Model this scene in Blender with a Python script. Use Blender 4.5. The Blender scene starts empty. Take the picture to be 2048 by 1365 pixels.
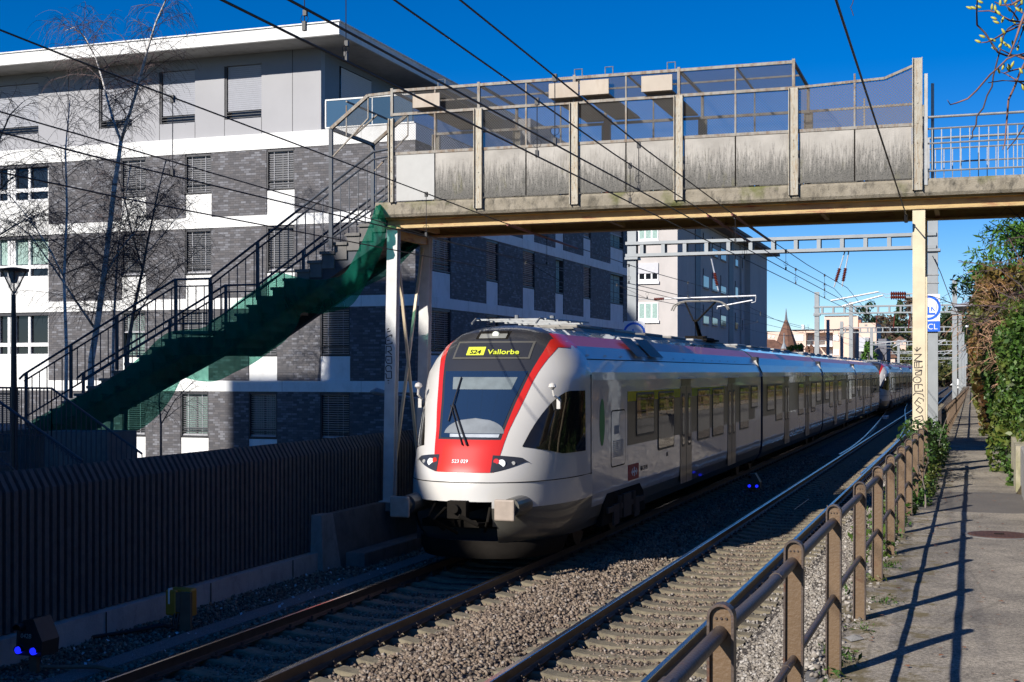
import bpy, math, random
import numpy as np
from mathutils import Vector, Matrix
random.seed(7); rng=np.random.default_rng(11)
COL=bpy.context.scene.collection
sc=bpy.context.scene
R=math.radians
# ---------- camera facts (metres, Y along the railway, Z=0 on the rail heads, camera over the origin)
F=2700.; H=3.14; TH=math.atan(918/2700.); CT=math.cos(TH); ST=math.sin(TH)
def ray(u,v):
    s=(u-1024)/F
    return (-ST+s*CT, CT+s*ST, (745-v)/F)
def gp(u,v,z=0.):
    r=ray(u,v); d=(z-H)/r[2]; return (r[0]*d,r[1]*d,z)
def yp(u,v,Y):
    r=ray(u,v); d=Y/r[1]; return (r[0]*d,Y,H+r[2]*d)
def xp(u,v,X):
    r=ray(u,v); d=X/r[0]; return (X,r[1]*d,H+r[2]*d)
def dp(u,v,d):
    r=ray(u,v); return (r[0]*d,r[1]*d,H+r[2]*d)
# ---------- mesh building
WL={}
def wl(o): return WL.get(o.name,Vector((0,0,0))) if o else Vector((0,0,0))
class MB:
    def __init__(s): s.v=[];s.f=[];s.m=[]
    def poly(s,pts,mi=0):
        n=len(s.v); s.v+= [tuple(p) for p in pts]; s.f.append(tuple(range(n,n+len(pts)))); s.m.append(mi); return s
    def box(s,x0,x1,y0,y1,z0,z1,mi=0):
        n=len(s.v)
        s.v+=[(x0,y0,z0),(x1,y0,z0),(x1,y1,z0),(x0,y1,z0),(x0,y0,z1),(x1,y0,z1),(x1,y1,z1),(x0,y1,z1)]
        for q in ((0,3,2,1),(4,5,6,7),(0,1,5,4),(1,2,6,5),(2,3,7,6),(3,0,4,7)):
            s.f.append(tuple(n+i for i in q)); s.m.append(mi)
        return s
    def beam(s,p,q,w,h,mi=0,up=(0,0,1)):
        p=Vector(p);q=Vector(q);d=(q-p).normalized();up=Vector(up)
        if abs(d.dot(up))>.98: up=Vector((0,1,0))
        a=d.cross(up).normalized()*(w/2); b=a.cross(d).normalized()*(h/2)
        n=len(s.v)
        for c in (p,q):
            for k in ((-1,-1),(1,-1),(1,1),(-1,1)): s.v.append(tuple(c+a*k[0]+b*k[1]))
        for f in ((0,1,2,3),(7,6,5,4),(0,4,5,1),(1,5,6,2),(2,6,7,3),(3,7,4,0)):
            s.f.append(tuple(n+i for i in f)); s.m.append(mi)
        return s
    def tube(s,pts,r,n=6,mi=0,cap=True):
        pts=[Vector(p) for p in pts]; k0=len(s.v); m=len(pts)
        rr=r if isinstance(r,(list,tuple)) else [r]*m
        prev=None
        for i,p in enumerate(pts):
            d=(pts[min(i+1,m-1)]-pts[max(i-1,0)])
            if d.length<1e-9: d=Vector((0,0,1))
            d.normalize()
            if prev is None:
                a=d.cross(Vector((0,0,1)) if abs(d.z)<.95 else Vector((1,0,0))).normalized()
            else:
                a=prev-d*prev.dot(d)
                if a.length<1e-6: a=d.cross(Vector((1,0,0)))
                a.normalize()
            prev=a; b=d.cross(a)
            for j in range(n):
                t=2*math.pi*j/n; s.v.append(tuple(p+(a*math.cos(t)+b*math.sin(t))*rr[i]))
        for i in range(m-1):
            for j in range(n):
                a0=k0+i*n+j;a1=k0+i*n+(j+1)%n
                s.f.append((a0,a1,a1+n,a0+n)); s.m.append(mi)
        if cap and n>2:
            s.f.append(tuple(k0+j for j in range(n-1,-1,-1))); s.m.append(mi)
            s.f.append(tuple(k0+(m-1)*n+j for j in range(n))); s.m.append(mi)
        return s
    def prism(s,poly,ax,a,b,mi=0,mc=None):
        def P(p,t):
            return (t,p[0],p[1]) if ax=='x' else ((p[0],t,p[1]) if ax=='y' else (p[0],p[1],t))
        k=len(s.v); n=len(poly)
        s.v+=[P(p,a) for p in poly]+[P(p,b) for p in poly]
        s.f.append(tuple(range(k+n-1,k-1,-1))); s.m.append(mi if mc is None else mc)
        s.f.append(tuple(range(k+n,k+2*n))); s.m.append(mi if mc is None else mc)
        for i in range(n):
            j=(i+1)%n; s.f.append((k+i,k+j,k+n+j,k+n+i)); s.m.append(mi[i] if isinstance(mi,list) else mi)
        return s
    def grid(s,rows,mi=0,fm=None):
        k=len(s.v); nc=len(rows[0])
        for r in rows: s.v+=[tuple(p) for p in r]
        for i in range(len(rows)-1):
            for j in range(nc-1):
                a=k+i*nc+j; s.f.append((a,a+1,a+nc+1,a+nc)); s.m.append(fm(i,j) if fm else mi)
        return s
    def build(s,name,mats,parent=None,smooth=False,local=False,bevel=0,label=None,fixn=False):
        me=bpy.data.meshes.new(name); off=Vector((0,0,0)) if local else wl(parent)
        me.from_pydata([(v[0]-off.x,v[1]-off.y,v[2]-off.z) for v in s.v],[],s.f)
        if not isinstance(mats,(list,tuple)): mats=[mats]
        for m in mats: me.materials.append(m)
        me.polygons.foreach_set('material_index',s.m)
        if smooth: me.polygons.foreach_set('use_smooth',[True]*len(s.f))
        if fixn:
            import bmesh
            b=bmesh.new(); b.from_mesh(me); bmesh.ops.recalc_face_normals(b,faces=b.faces); b.to_mesh(me); b.free()
        me.update()
        o=bpy.data.objects.new(name,me); COL.objects.link(o)
        if parent: o.parent=parent; WL[o.name]=Vector((0,0,0)) if local else off
        if bevel:
            bv=o.modifiers.new('b','BEVEL'); bv.width=bevel; bv.segments=2; bv.limit_method='ANGLE'
        if label: o['label']=label
        return o
def tag(o,label,cat,group=None,kind=None):
    o['label']=label; o['category']=cat
    if group: o['group']=group
    if kind: o['kind']=kind
    return o
def thing(name,label,cat,loc=(0,0,0),group=None,rz=0):
    o=bpy.data.objects.new(name,None); COL.objects.link(o); o.location=loc; o.rotation_euler=(0,0,rz)
    o.empty_display_size=.2; WL[o.name]=Vector(loc)
    return tag(o,label,cat,group)
def struct(o,label=None,kind='structure'):
    o['kind']=kind
    if label: o['label']=label
    return o
def copy_tree(o,parent=None):
    c=o.copy(); COL.objects.link(c)
    if parent: c.parent=parent
    for ch in list(o.children): copy_tree(ch,c)
    return c
def soup(name,tv,tf,pos,rot,scl,mats,parent=None,mi=None):
    """many copies of a template as one mesh: pos (n,3), rot (n,3,3), scl (n,3)"""
    tv=np.array(tv,float); tf=np.array(tf,int); n=len(pos); k=len(tv)
    V=np.einsum('nij,nkj->nki',rot,tv[None]*scl[:,None,:])+pos[:,None,:]
    off=np.array(wl(parent)); V=V.reshape(-1,3)-off
    Fc=(tf[None]+(np.arange(n)*k)[:,None,None]).reshape(-1,tf.shape[1])
    me=bpy.data.meshes.new(name); me.vertices.add(len(V)); me.vertices.foreach_set('co',V.ravel())
    me.loops.add(Fc.size); me.loops.foreach_set('vertex_index',Fc.ravel().astype(np.int32))
    me.polygons.add(len(Fc)); me.polygons.foreach_set('loop_start',(np.arange(len(Fc))*tf.shape[1]).astype(np.int32))
    if not isinstance(mats,(list,tuple)): mats=[mats]
    for m in mats: me.materials.append(m)
    if mi is not None: me.polygons.foreach_set('material_index',np.repeat(mi,len(tf)).astype(np.int32))
    me.update(); me.validate()
    o=bpy.data.objects.new(name,me); COL.objects.link(o)
    if parent: o.parent=parent; WL[o.name]=wl(parent)
    return o
def rots(n,tilt=None):
    """random rotation matrices"""
    q=rng.normal(size=(n,4)); q/=np.linalg.norm(q,axis=1)[:,None]
    w,x,y,z=q.T
    return np.stack([np.stack([1-2*(y*y+z*z),2*(x*y-z*w),2*(x*z+y*w)],-1),
        np.stack([2*(x*y+z*w),1-2*(x*x+z*z),2*(y*z-x*w)],-1),
        np.stack([2*(x*z-y*w),2*(y*z+x*w),1-2*(x*x+y*y)],-1)],1)
# ---------- materials
class NT:
    def __init__(s,name):
        s.m=bpy.data.materials.new(name); s.m.use_nodes=True; s.t=s.m.node_tree; s.t.nodes.clear()
        s.out=s.n('ShaderNodeOutputMaterial'); s.tc=s.n('ShaderNodeTexCoord'); s.geo=s.n('ShaderNodeNewGeometry')
    def n(s,t,**k):
        x=s.t.nodes.new(t)
        for a,b in k.items(): setattr(x,a,b)
        return x
    def l(s,a,b): s.t.links.new(a,b)
    def val(s,inp,v):
        if hasattr(v,'is_linked') or hasattr(v,'links'): s.l(v,inp)
        else: inp.default_value=v
    def pos(s,sx=1,sy=1,sz=1,world=True):
        mp=s.n('ShaderNodeMapping'); mp.inputs['Scale'].default_value=(sx,sy,sz)
        s.l(s.geo.outputs['Position'] if world else s.tc.outputs['Object'],mp.inputs[0]); return mp.outputs[0]
    def noise(s,vec,scale,detail=4,rough=.55,dist=0):
        n=s.n('ShaderNodeTexNoise'); s.l(vec,n.inputs['Vector']); n.inputs['Scale'].default_value=scale
        n.inputs['Detail'].default_value=detail; n.inputs['Roughness'].default_value=rough; n.inputs['Distortion'].default_value=dist
        return n.outputs['Fac']
    def ramp(s,fac,stops,interp='LINEAR'):
        r=s.n('ShaderNodeValToRGB'); r.color_ramp.interpolation=interp; s.l(fac,r.inputs[0]); e=r.color_ramp.elements
        while len(e)<len(stops): e.new(.5)
        for i,(p,c) in enumerate(stops):
            e[i].position=p
            e[i].color=(c[0],c[1],c[2],1) if isinstance(c,(tuple,list)) else (c,c,c,1)
        return r.outputs[0]
    def mix(s,fac,a,b,mode='MIX'):
        m=s.n('ShaderNodeMix'); m.data_type='RGBA'; m.blend_type=mode
        s.val(m.inputs[0],fac)
        for i,v in ((6,a),(7,b)):
            if isinstance(v,(tuple,list)): m.inputs[i].default_value=(v[0],v[1],v[2],1)
            else: s.val(m.inputs[i],v)
        return m.outputs[2]
    def math(s,op,a,b=0.,clamp=False):
        m=s.n('ShaderNodeMath',operation=op); m.use_clamp=clamp; s.val(m.inputs[0],a); s.val(m.inputs[1],b); return m.outputs[0]
    def sep(s,vec): x=s.n('ShaderNodeSeparateXYZ'); s.l(vec,x.inputs[0]); return x.outputs
    def bsdf(s,color,rough=.6,metal=0.,bump=None,bs=.2,bd=.02,coat=0,spec=None,emit=None,es=0,alpha=None,trans=0):
        b=s.n('ShaderNodeBsdfPrincipled')
        if isinstance(color,(tuple,list)): b.inputs['Base Color'].default_value=(color[0],color[1],color[2],1)
        else: s.l(color,b.inputs['Base Color'])
        s.val(b.inputs['Roughness'],rough); s.val(b.inputs['Metallic'],metal)
        if coat: b.inputs['Coat Weight'].default_value=coat; b.inputs['Coat Roughness'].default_value=.03
        if spec is not None: b.inputs['Specular IOR Level'].default_value=spec
        if emit: b.inputs['Emission Color'].default_value=(*emit,1); b.inputs['Emission Strength'].default_value=es
        if trans: b.inputs['Transmission Weight'].default_value=trans
        if alpha is not None: s.val(b.inputs['Alpha'],alpha)
        if bump is not None:
            bp=s.n('ShaderNodeBump'); bp.inputs['Strength'].default_value=bs; bp.inputs['Distance'].default_value=bd
            s.l(bump,bp.inputs['Height']); s.l(bp.outputs[0],b.inputs['Normal'])
            if coat: s.l(bp.outputs[0],b.inputs['Coat Normal'])
        s.l(b.outputs[0],s.out.inputs[0]); return s.m
def M(name,c,rough=.6,metal=0.,var=.15,scale=6.,bump=.0,bscale=40.,coat=0,dirt=None,spec=None):
    """plain material with soft procedural variation; dirt=(colour,amount)"""
    t=NT(name); p=t.pos(); n=t.noise(p,scale,5)
    lo=tuple(x*(1-var) for x in c); hi=tuple(min(1,x*(1+var)) for x in c)
    col=t.ramp(n,[(.3,lo),(.7,hi)])
    if dirt:
        d=t.ramp(t.noise(t.pos(1,1,.35),scale*.9,6,.7),[(.5,0.),(.72,1.)])
        col=t.mix(t.math('MULTIPLY',d,dirt[1]),col,dirt[0])
    b=t.noise(p,bscale,3) if bump else None
    return t.bsdf(col,rough,metal,bump=b,bs=bump,bd=.02,coat=coat,spec=spec)

def textobj(body,size,mat,name,bold=0.,align='CENTER'):
    cu=bpy.data.curves.new(name,'FONT'); cu.body=body; cu.size=size; cu.align_x=align; cu.extrude=.001; cu.offset=bold
    o=bpy.data.objects.new('tmp',cu); me=bpy.data.meshes.new_from_object(o); bpy.data.objects.remove(o)
    me.materials.clear(); me.materials.append(mat); n=bpy.data.objects.new(name,me); COL.objects.link(n); return n
# ================= materials =================
def stainpanel():
    t=NT('stained_concrete_panel'); P=t.pos(); x,y,z=t.sep(P)
    st=t.noise(t.pos(9,9,.9),3.2,8,.78,.5)
    base=t.ramp(t.noise(P,3,5),[(.3,(.31,.29,.26)),(.7,(.44,.415,.375))])
    # streak strength grows towards the foot of the panel, where the lichen sits
    h=t.n('ShaderNodeMapRange'); t.l(z,h.inputs[0]); h.inputs[1].default_value=6.35; h.inputs[2].default_value=7.15; h.inputs[3].default_value=.26; h.inputs[4].default_value=-.16
    k=t.math('ADD',st,h.outputs[0])
    d=t.ramp(k,[(.44,0.),(.56,.55),(.70,1.)])
    c=t.mix(t.math('MULTIPLY',d,.85),base,(.085,.083,.075))
    mo=t.ramp(t.noise(t.pos(2,2,.6),2.2,4,.6),[(.58,0.),(.72,.55)])
    c=t.mix(t.math('MULTIPLY',mo,d),c,(.16,.15,.06))
    sp=t.ramp(t.noise(P,60,2),[(.55,0.),(.62,.8)]); c=t.mix(t.math('MULTIPLY',sp,d),c,(.05,.05,.045))
    return t.bsdf(c,.9,bump=t.noise(P,50,4),bs=.35)
def concrete(name,a,b,stain=(.08,.075,.06),amt=.6,scale=2.,green=0.,bump=.4):
    t=NT(name); P=t.pos()
    c=t.ramp(t.noise(P,scale,6,.65),[(.3,a),(.7,b)])
    d=t.ramp(t.noise(t.pos(1,1,.6),scale*2.3,7,.7),[(.48,0.),(.7,1.)])
    c=t.mix(t.math('MULTIPLY',d,amt),c,stain)
    if green:
        g=t.ramp(t.noise(P,1.3,4),[(.55,0.),(.66,green)]); c=t.mix(g,c,(.12,.13,.03))
    return t.bsdf(c,.92,bump=t.noise(P,45,5,.7),bs=bump)
def rusty(name,c,r=(.22,.07,.02),lo=.56,hi=.68,amt=.8,rough=.55,metal=.0,streak=(3,3,1.2)):
    t=NT(name); P=t.pos()
    base=t.ramp(t.noise(P,5,4),[(.3,tuple(x*.88 for x in c)),(.7,tuple(min(1,x*1.1) for x in c))])
    d=t.ramp(t.noise(t.pos(*streak),2.4,7,.72),[(lo,0.),(hi,amt)])
    c2=t.mix(d,base,t.ramp(t.noise(P,30,3),[(.35,tuple(x*.6 for x in r)),(.65,r)]))
    return t.bsdf(c2,rough,metal,bump=t.noise(P,60,3),bs=.15)
def brick(name,axis,w=.21,h=.082):
    t=NT(name); x,y,z=t.sep(t.pos(world=False))
    cb=t.n('ShaderNodeCombineXYZ'); t.l(x if axis=='x' else y,cb.inputs[0]); t.l(z,cb.inputs[1])
    b=t.n('ShaderNodeTexBrick'); t.l(cb.outputs[0],b.inputs['Vector'])
    b.offset=.37; b.offset_frequency=2
    b.inputs['Scale'].default_value=1; b.inputs['Brick Width'].default_value=w; b.inputs['Row Height'].default_value=h
    b.inputs['Mortar Size'].default_value=.006; b.inputs['Mortar Smooth'].default_value=.2; b.inputs['Bias'].default_value=0
    b.inputs['Color1'].default_value=(0,0,0,1); b.inputs['Color2'].default_value=(1,1,1,1); b.inputs['Mortar'].default_value=(.5,.5,.5,1)
    cell=t.ramp(b.outputs['Color'],[(0,(.068,.066,.072)),(.3,(.086,.083,.090)),(.55,(.104,.096,.098)),(.8,(.128,.127,.14)),(.97,(.185,.187,.205))])
    n=t.noise(t.pos(world=False),.8,4); cell=t.mix(t.ramp(n,[(.35,.0),(.7,.08)]),cell,(.05,.048,.055))
    c=t.mix(b.outputs['Fac'],cell,(.055,.055,.058))
    inv=t.math('SUBTRACT',1.,b.outputs['Fac'])
    return t.bsdf(c,.75,bump=inv,bs=.5,bd=.01)
def gravel(name,cols,scale=28.,dark=.25):
    t=NT(name); P=t.pos()
    v=t.n('ShaderNodeTexVoronoi'); t.l(P,v.inputs['Vector']); v.inputs['Scale'].default_value=scale; v.inputs['Randomness'].default_value=1
    s=t.n('ShaderNodeSeparateColor'); t.l(v.outputs['Color'],s.inputs[0])
    c=t.ramp(s.outputs[0],[(i/(len(cols)-1)*.9,x) for i,x in enumerate(cols)])
    e=t.ramp(v.outputs['Distance'],[(.25,1.),(.62,dark)])
    c=t.mix(1.,c,e,'MULTIPLY')
    n=t.ramp(t.noise(P,.9,5),[(.3,(.75,.72,.7)),(.7,(1.1,1.08,1.05))]); c=t.mix(1.,c,n,'MULTIPLY')
    return t.bsdf(c,.9,bump=v.outputs['Distance'],bs=.9,bd=-.03)
def stone(name,cols,rough=.85):
    t=NT(name); c=t.ramp(t.geo.outputs['Random Per Island'],[(i/(len(cols)-1),x) for i,x in enumerate(cols)])
    n=t.ramp(t.noise(t.pos(),1.1,3),[(.3,.82),(.7,1.12)]); c=t.mix(1.,c,n,'MULTIPLY')
    return t.bsdf(c,rough)
def leaf(name,cols,trans=.25,rough=.5,patch=None):
    t=NT(name); c=t.ramp(t.geo.outputs['Random Per Island'],[(i/(len(cols)-1),x) for i,x in enumerate(cols)])
    if patch: c=t.mix(t.ramp(t.noise(t.pos(),patch[1],3),[(.48,0.),(.6,1.)]),c,t.mix(t.geo.outputs['Random Per Island'],patch[0],tuple(x*1.7 for x in patch[0])))
    b=t.n('ShaderNodeBsdfPrincipled'); t.l(c,b.inputs['Base Color']); b.inputs['Roughness'].default_value=rough
    tr=t.n('ShaderNodeBsdfTranslucent'); t.l(t.mix(1.,c,(1.3,1.4,.6),'MULTIPLY'),tr.inputs[0])
    m=t.n('ShaderNodeMixShader'); m.inputs[0].default_value=trans; t.l(b.outputs[0],m.inputs[1]); t.l(tr.outputs[0],m.inputs[2]); t.l(m.outputs[0],t.out.inputs[0])
    return t.m
def veil(name,c,alpha,pitch=.05,trans=False,world=True,tint=None):
    """fine wire mesh or netting: a diamond lattice, open between the threads"""
    t=NT(name); x,y,z=t.sep(t.pos()); k=math.pi/pitch
    h=t.math('ADD',x,y)
    a=t.math('SINE',t.math('MULTIPLY',t.math('ADD',h,z),k)); b=t.math('SINE',t.math('MULTIPLY',t.math('SUBTRACT',h,z),k))
    la=t.math('MULTIPLY',t.math('ABSOLUTE',a),t.math('ABSOLUTE',b))
    al=t.ramp(la,[(.0,min(1,alpha*1.7)),(.55,alpha*.55)])
    if trans: al=t.math('MULTIPLY',al,t.ramp(t.noise(t.pos(1.5,1.5,.7),2.2,5,.65,1.2),[(.3,.72),(.7,1.3)]),True)
    if trans:
        d=t.n('ShaderNodeBsdfDiffuse'); d.inputs[0].default_value=(*c,1); tr=t.n('ShaderNodeBsdfTranslucent'); tr.inputs[0].default_value=(*c,1)
        m0=t.n('ShaderNodeMixShader'); m0.inputs[0].default_value=.5; t.l(d.outputs[0],m0.inputs[1]); t.l(tr.outputs[0],m0.inputs[2]); s=m0.outputs[0]
    else:
        d=t.n('ShaderNodeBsdfDiffuse'); d.inputs[0].default_value=(*c,1); s=d.outputs[0]
    tp=t.n('ShaderNodeBsdfTransparent')
    if tint: tp.inputs[0].default_value=(*tint,1)
    mx=t.n('ShaderNodeMixShader'); t.l(al,mx.inputs[0]); t.l(tp.outputs[0],mx.inputs[1]); t.l(s,mx.inputs[2]); t.l(mx.outputs[0],t.out.inputs[0])
    return t.m
def paint(name,c,rough=.25,wave=.0,coat=1.,var=.05,metal=0.,dirt=0.,spec=None):
    """glossy vehicle paint; wave = the slight unevenness of the sheet metal; dirt = brake dust rising from the wheels"""
    t=NT(name); P=t.pos(); col=t.ramp(t.noise(P,.8,4),[(.3,tuple(x*(1-var) for x in c)),(.7,tuple(x*(1+var) for x in c))])
    if dirt:
        z=t.sep(P)[2]; n=t.noise(t.pos(1,1,.4),4,6,.7)
        h=t.n('ShaderNodeMapRange'); t.l(z,h.inputs[0]); h.inputs[1].default_value=.3; h.inputs[2].default_value=1.25; h.inputs[3].default_value=.75; h.inputs[4].default_value=-.1
        col=t.mix(t.math('MULTIPLY',t.ramp(t.math('ADD',h.outputs[0],t.math('MULTIPLY',n,.5)),[(.45,0.),(1.,1.)]),dirt),col,(.10,.07,.045))
    b=None
    if wave: b=t.noise(t.pos(1,.8,2.2),1.3,2,.5)
    return t.bsdf(col,rough,metal,bump=b,bs=wave,bd=.05,coat=coat,spec=spec)
def glass(name,c=(.02,.025,.03),rough=.03,wave=.0):
    t=NT(name); b=t.noise(t.pos(),1.5,2) if wave else None
    return t.bsdf(c,rough,0,bump=b,bs=wave,bd=.05,coat=1,spec=.8)
def emis(name,c,e):
    t=NT(name); return t.bsdf(tuple(x*.5 for x in c),.4,emit=c,es=e)
m_panel=stainpanel()
m_slab=concrete('mossy_slab_concrete',(.20,.175,.13),(.34,.30,.235),stain=(.055,.05,.04),amt=.9,green=.8,scale=3.2,bump=.8)
m_conc=concrete('grey_concrete',(.26,.25,.23),(.36,.345,.32),amt=.4)
m_concd=concrete('dark_concrete',(.13,.125,.12),(.20,.19,.18),amt=.5)
m_sleeper=concrete('sleeper_concrete',(.155,.13,.085),(.235,.20,.135),stain=(.09,.07,.045),amt=.6,scale=5)
m_white=concrete('white_cladding',(.72,.72,.70),(.80,.80,.78),stain=(.50,.49,.45),amt=.45,scale=.9,bump=.05)
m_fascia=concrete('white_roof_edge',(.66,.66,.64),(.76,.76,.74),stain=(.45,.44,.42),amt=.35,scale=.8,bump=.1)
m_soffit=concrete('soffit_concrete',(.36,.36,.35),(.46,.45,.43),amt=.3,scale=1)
m_greyp=M('grey_metal_cladding',(.27,.27,.285),.5,var=.06,scale=.6)
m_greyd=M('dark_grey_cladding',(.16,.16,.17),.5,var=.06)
m_brick_x=brick('dark_clinker_front','x'); m_brick_y=brick('dark_clinker_side','y')
m_blind=M('aluminium_blind',(.50,.50,.52),.45,var=.05)
m_blindl=M('light_blind',(.46,.47,.51),.5,var=.04)
m_wframe=M('window_frame_dark',(.03,.03,.035),.5)
m_wwhite=M('window_frame_white',(.75,.75,.75),.5,var=.03)
t=NT('window_glass'); m_winglass=t.bsdf((.012,.015,.019),.06,spec=.45)
m_curtain=M('curtain_green',(.30,.42,.38),.9,var=.2,scale=12)
m_yellow=rusty('cream_yellow_steel',(.44,.31,.13),r=(.30,.08,.03),lo=.54,hi=.64,amt=.9,streak=(.8,.8,7))
m_cream=rusty('cream_post_paint',(.60,.51,.35),lo=.66,hi=.78)
m_pale=rusty('pale_post_paint',(.56,.56,.54),lo=.74,hi=.82)
m_underside=M('rusty_underside',(.11,.08,.055),.8,var=.3,scale=3)
m_galv=rusty('galvanised_rusty',(.235,.22,.195),r=(.16,.09,.04),lo=.45,hi=.62,amt=.8,rough=.6,metal=.2,streak=(5,5,2))
m_galvc=M('galvanised_steel',(.30,.31,.31),.45,.5,var=.15,scale=9,dirt=((.25,.2,.15),.4))
m_rustpost=rusty('post_rust_bands',(.32,.30,.25),r=(.27,.17,.075),lo=.48,hi=.64,amt=.8,rough=.55,metal=.2,streak=(20,20,3))
m_wire=veil('cage_wire_mesh',(.13,.125,.12),.30,.05)
m_wireb=veil('roof_wire_mesh',(.15,.13,.11),.50,.05)
m_net=veil('green_debris_net',(.012,.17,.115),.56,.03,trans=True,tint=(.30,.74,.60))
m_stairsteel=M('blue_grey_stair_steel',(.032,.042,.06),.45,var=.2,dirt=((.12,.09,.06),.3))
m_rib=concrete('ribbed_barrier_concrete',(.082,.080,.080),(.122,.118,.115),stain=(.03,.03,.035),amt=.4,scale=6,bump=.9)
m_footing=concrete('barrier_footing',(.34,.33,.32),(.44,.43,.41),amt=.45,scale=1.5)
m_rail=M('rail_side_rust',(.075,.05,.04),.55,.3,var=.2,scale=8)
m_railtop=M('rail_running_surface',(.50,.47,.45),.22,1.,var=.05,scale=4)
m_clip=M('rail_clip_rust',(.05,.03,.022),.7)
m_handrail=rusty('brown_railing_paint',(.135,.085,.045),r=(.12,.05,.022),lo=.56,hi=.68,rough=.5,streak=(3,3,3))
m_pipe=rusty('brown_pipe',(.075,.055,.045),r=(.15,.055,.025),lo=.58,hi=.7,rough=.42,streak=(4,4,4))
m_mast=M('mast_steel',(.27,.29,.30),.5,.25,var=.08,scale=3)
m_arm=M('aluminium_arm',(.62,.63,.64),.35,.4)
m_insul=M('brown_insulator',(.14,.03,.02),.25,var=.1)
m_cable=M('black_wire',(.018,.018,.02),.5)
m_black=M('black_plastic',(.012,.012,.014),.45)
m_dark=M('underframe_dark',(.014,.012,.010),.95,spec=.1)
m_roofeq=M('roof_equipment',(.22,.21,.19),.6,var=.2)
m_yellowbox=M('yellow_box',(.44,.20,.02),.45,var=.1)
m_rustbox=M('brown_steel_back',(.13,.085,.055),.6,var=.2)
m_bluelamp=emis('blue_signal_lamp',(.01,.02,1.),1.)
m_blue=M('sign_blue',(.01,.11,.58),.4,var=.03); m_signw=M('sign_white',(.72,.73,.75),.45,var=.03)
m_cover=M('manhole_iron',(.10,.045,.03),.6,.3,var=.3,scale=14)
m_orange=M('red_wire_tube',(.20,.045,.03),.5)
# train
m_tsilver=paint('train_silver_side',(.60,.565,.52),.24,.06,.75,dirt=.5,spec=.5)
m_twhite=paint('train_white_paint',(.55,.53,.49),.33,.03,.6,dirt=.6)
m_troofw=paint('train_white_roof_slope',(.50,.50,.51),.3,.03,.25)
m_tred=paint('train_red_paint',(.56,.022,.014),.3,.0,.7)
m_tredr=paint('train_red_roof_band',(.50,.06,.08),.4,.0,.15)
m_tblack=paint('train_black_mask',(.030,.031,.036),.35,.0,.4)
m_troof=paint('train_dark_roof',(.03,.045,.075),.22,.05,1.)
m_tband=paint('train_window_band',(.050,.038,.026),.30,.04,.12,spec=.3)
m_tskirt=paint('train_dark_skirt',(.10,.095,.08),.35,.1,.5)
m_tyel=M('first_class_stripe',(.80,.56,.0),.6,spec=.2)
t=NT('train_side_glass'); m_tglass=t.bsdf((.015,.013,.011),.03,bump=t.noise(t.pos(),1.5,2),bs=.04,bd=.05,coat=.35,spec=.5)
m_tfront=glass('train_windscreen',(.014,.030,.065),.03)
m_door=paint('train_door',(.13,.085,.065),.3,.04,.15,spec=.35)
m_lens=M('lamp_lens',(.80,.82,.80),.15,coat=1)
m_led=emis('led_yellow',(.68,.74,.06),.6)
m_grey=M('mid_grey_plastic',(.30,.30,.29),.5)

# ================= world, sun, camera =================
w=bpy.data.worlds.new('World'); sc.world=w; w.use_nodes=True; nt=w.node_tree; nt.nodes.clear()
sky=nt.nodes.new('ShaderNodeTexSky'); sky.sky_type='NISHITA'; sky.sun_disc=False
SE=28.2; SAZ=204.2
sky.sun_elevation=R(SE); sky.sun_rotation=R(SAZ); sky.air_density=.75; sky.dust_density=.0; sky.ozone_density=3.; sky.altitude=500
hs=nt.nodes.new('ShaderNodeHueSaturation'); hs.inputs['Saturation'].default_value=1.45; hs.inputs['Value'].default_value=1.; hs.inputs['Hue'].default_value=.512
bg=nt.nodes.new('ShaderNodeBackground'); bg.inputs[1].default_value=.085
wo=nt.nodes.new('ShaderNodeOutputWorld')
nt.links.new(sky.outputs[0],hs.inputs['Color']); nt.links.new(hs.outputs[0],bg.inputs[0]); nt.links.new(bg.outputs[0],wo.inputs[0])
az=R(SAZ); sd=Vector((math.sin(az)*math.cos(R(SE)),math.cos(az)*math.cos(R(SE)),math.sin(R(SE))))
sl=bpy.data.lights.new('sun','SUN'); sl.energy=5.0; sl.angle=R(.53); sl.color=(1,.945,.87)
so=bpy.data.objects.new('sun',sl); COL.objects.link(so); so.rotation_euler=(-sd).to_track_quat('-Z','Y').to_euler(); so.location=sd*50
cam=bpy.data.cameras.new('camera'); cam.lens=F/2048*36; cam.sensor_width=36; cam.shift_y=62.5/2048; cam.clip_end=4000; cam.clip_start=.1
co=bpy.data.objects.new('camera',cam); COL.objects.link(co); co.location=(0,0,H); co.rotation_euler=(R(90),0,TH); sc.camera=co
sc.view_settings.view_transform='Standard'; sc.view_settings.look='None'; sc.view_settings.gamma=1; sc.view_settings.exposure=.45
sc.cycles.max_bounces=8; sc.cycles.transparent_max_bounces=16; sc.cycles.caustics_reflective=False; sc.cycles.caustics_refractive=False

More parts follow.
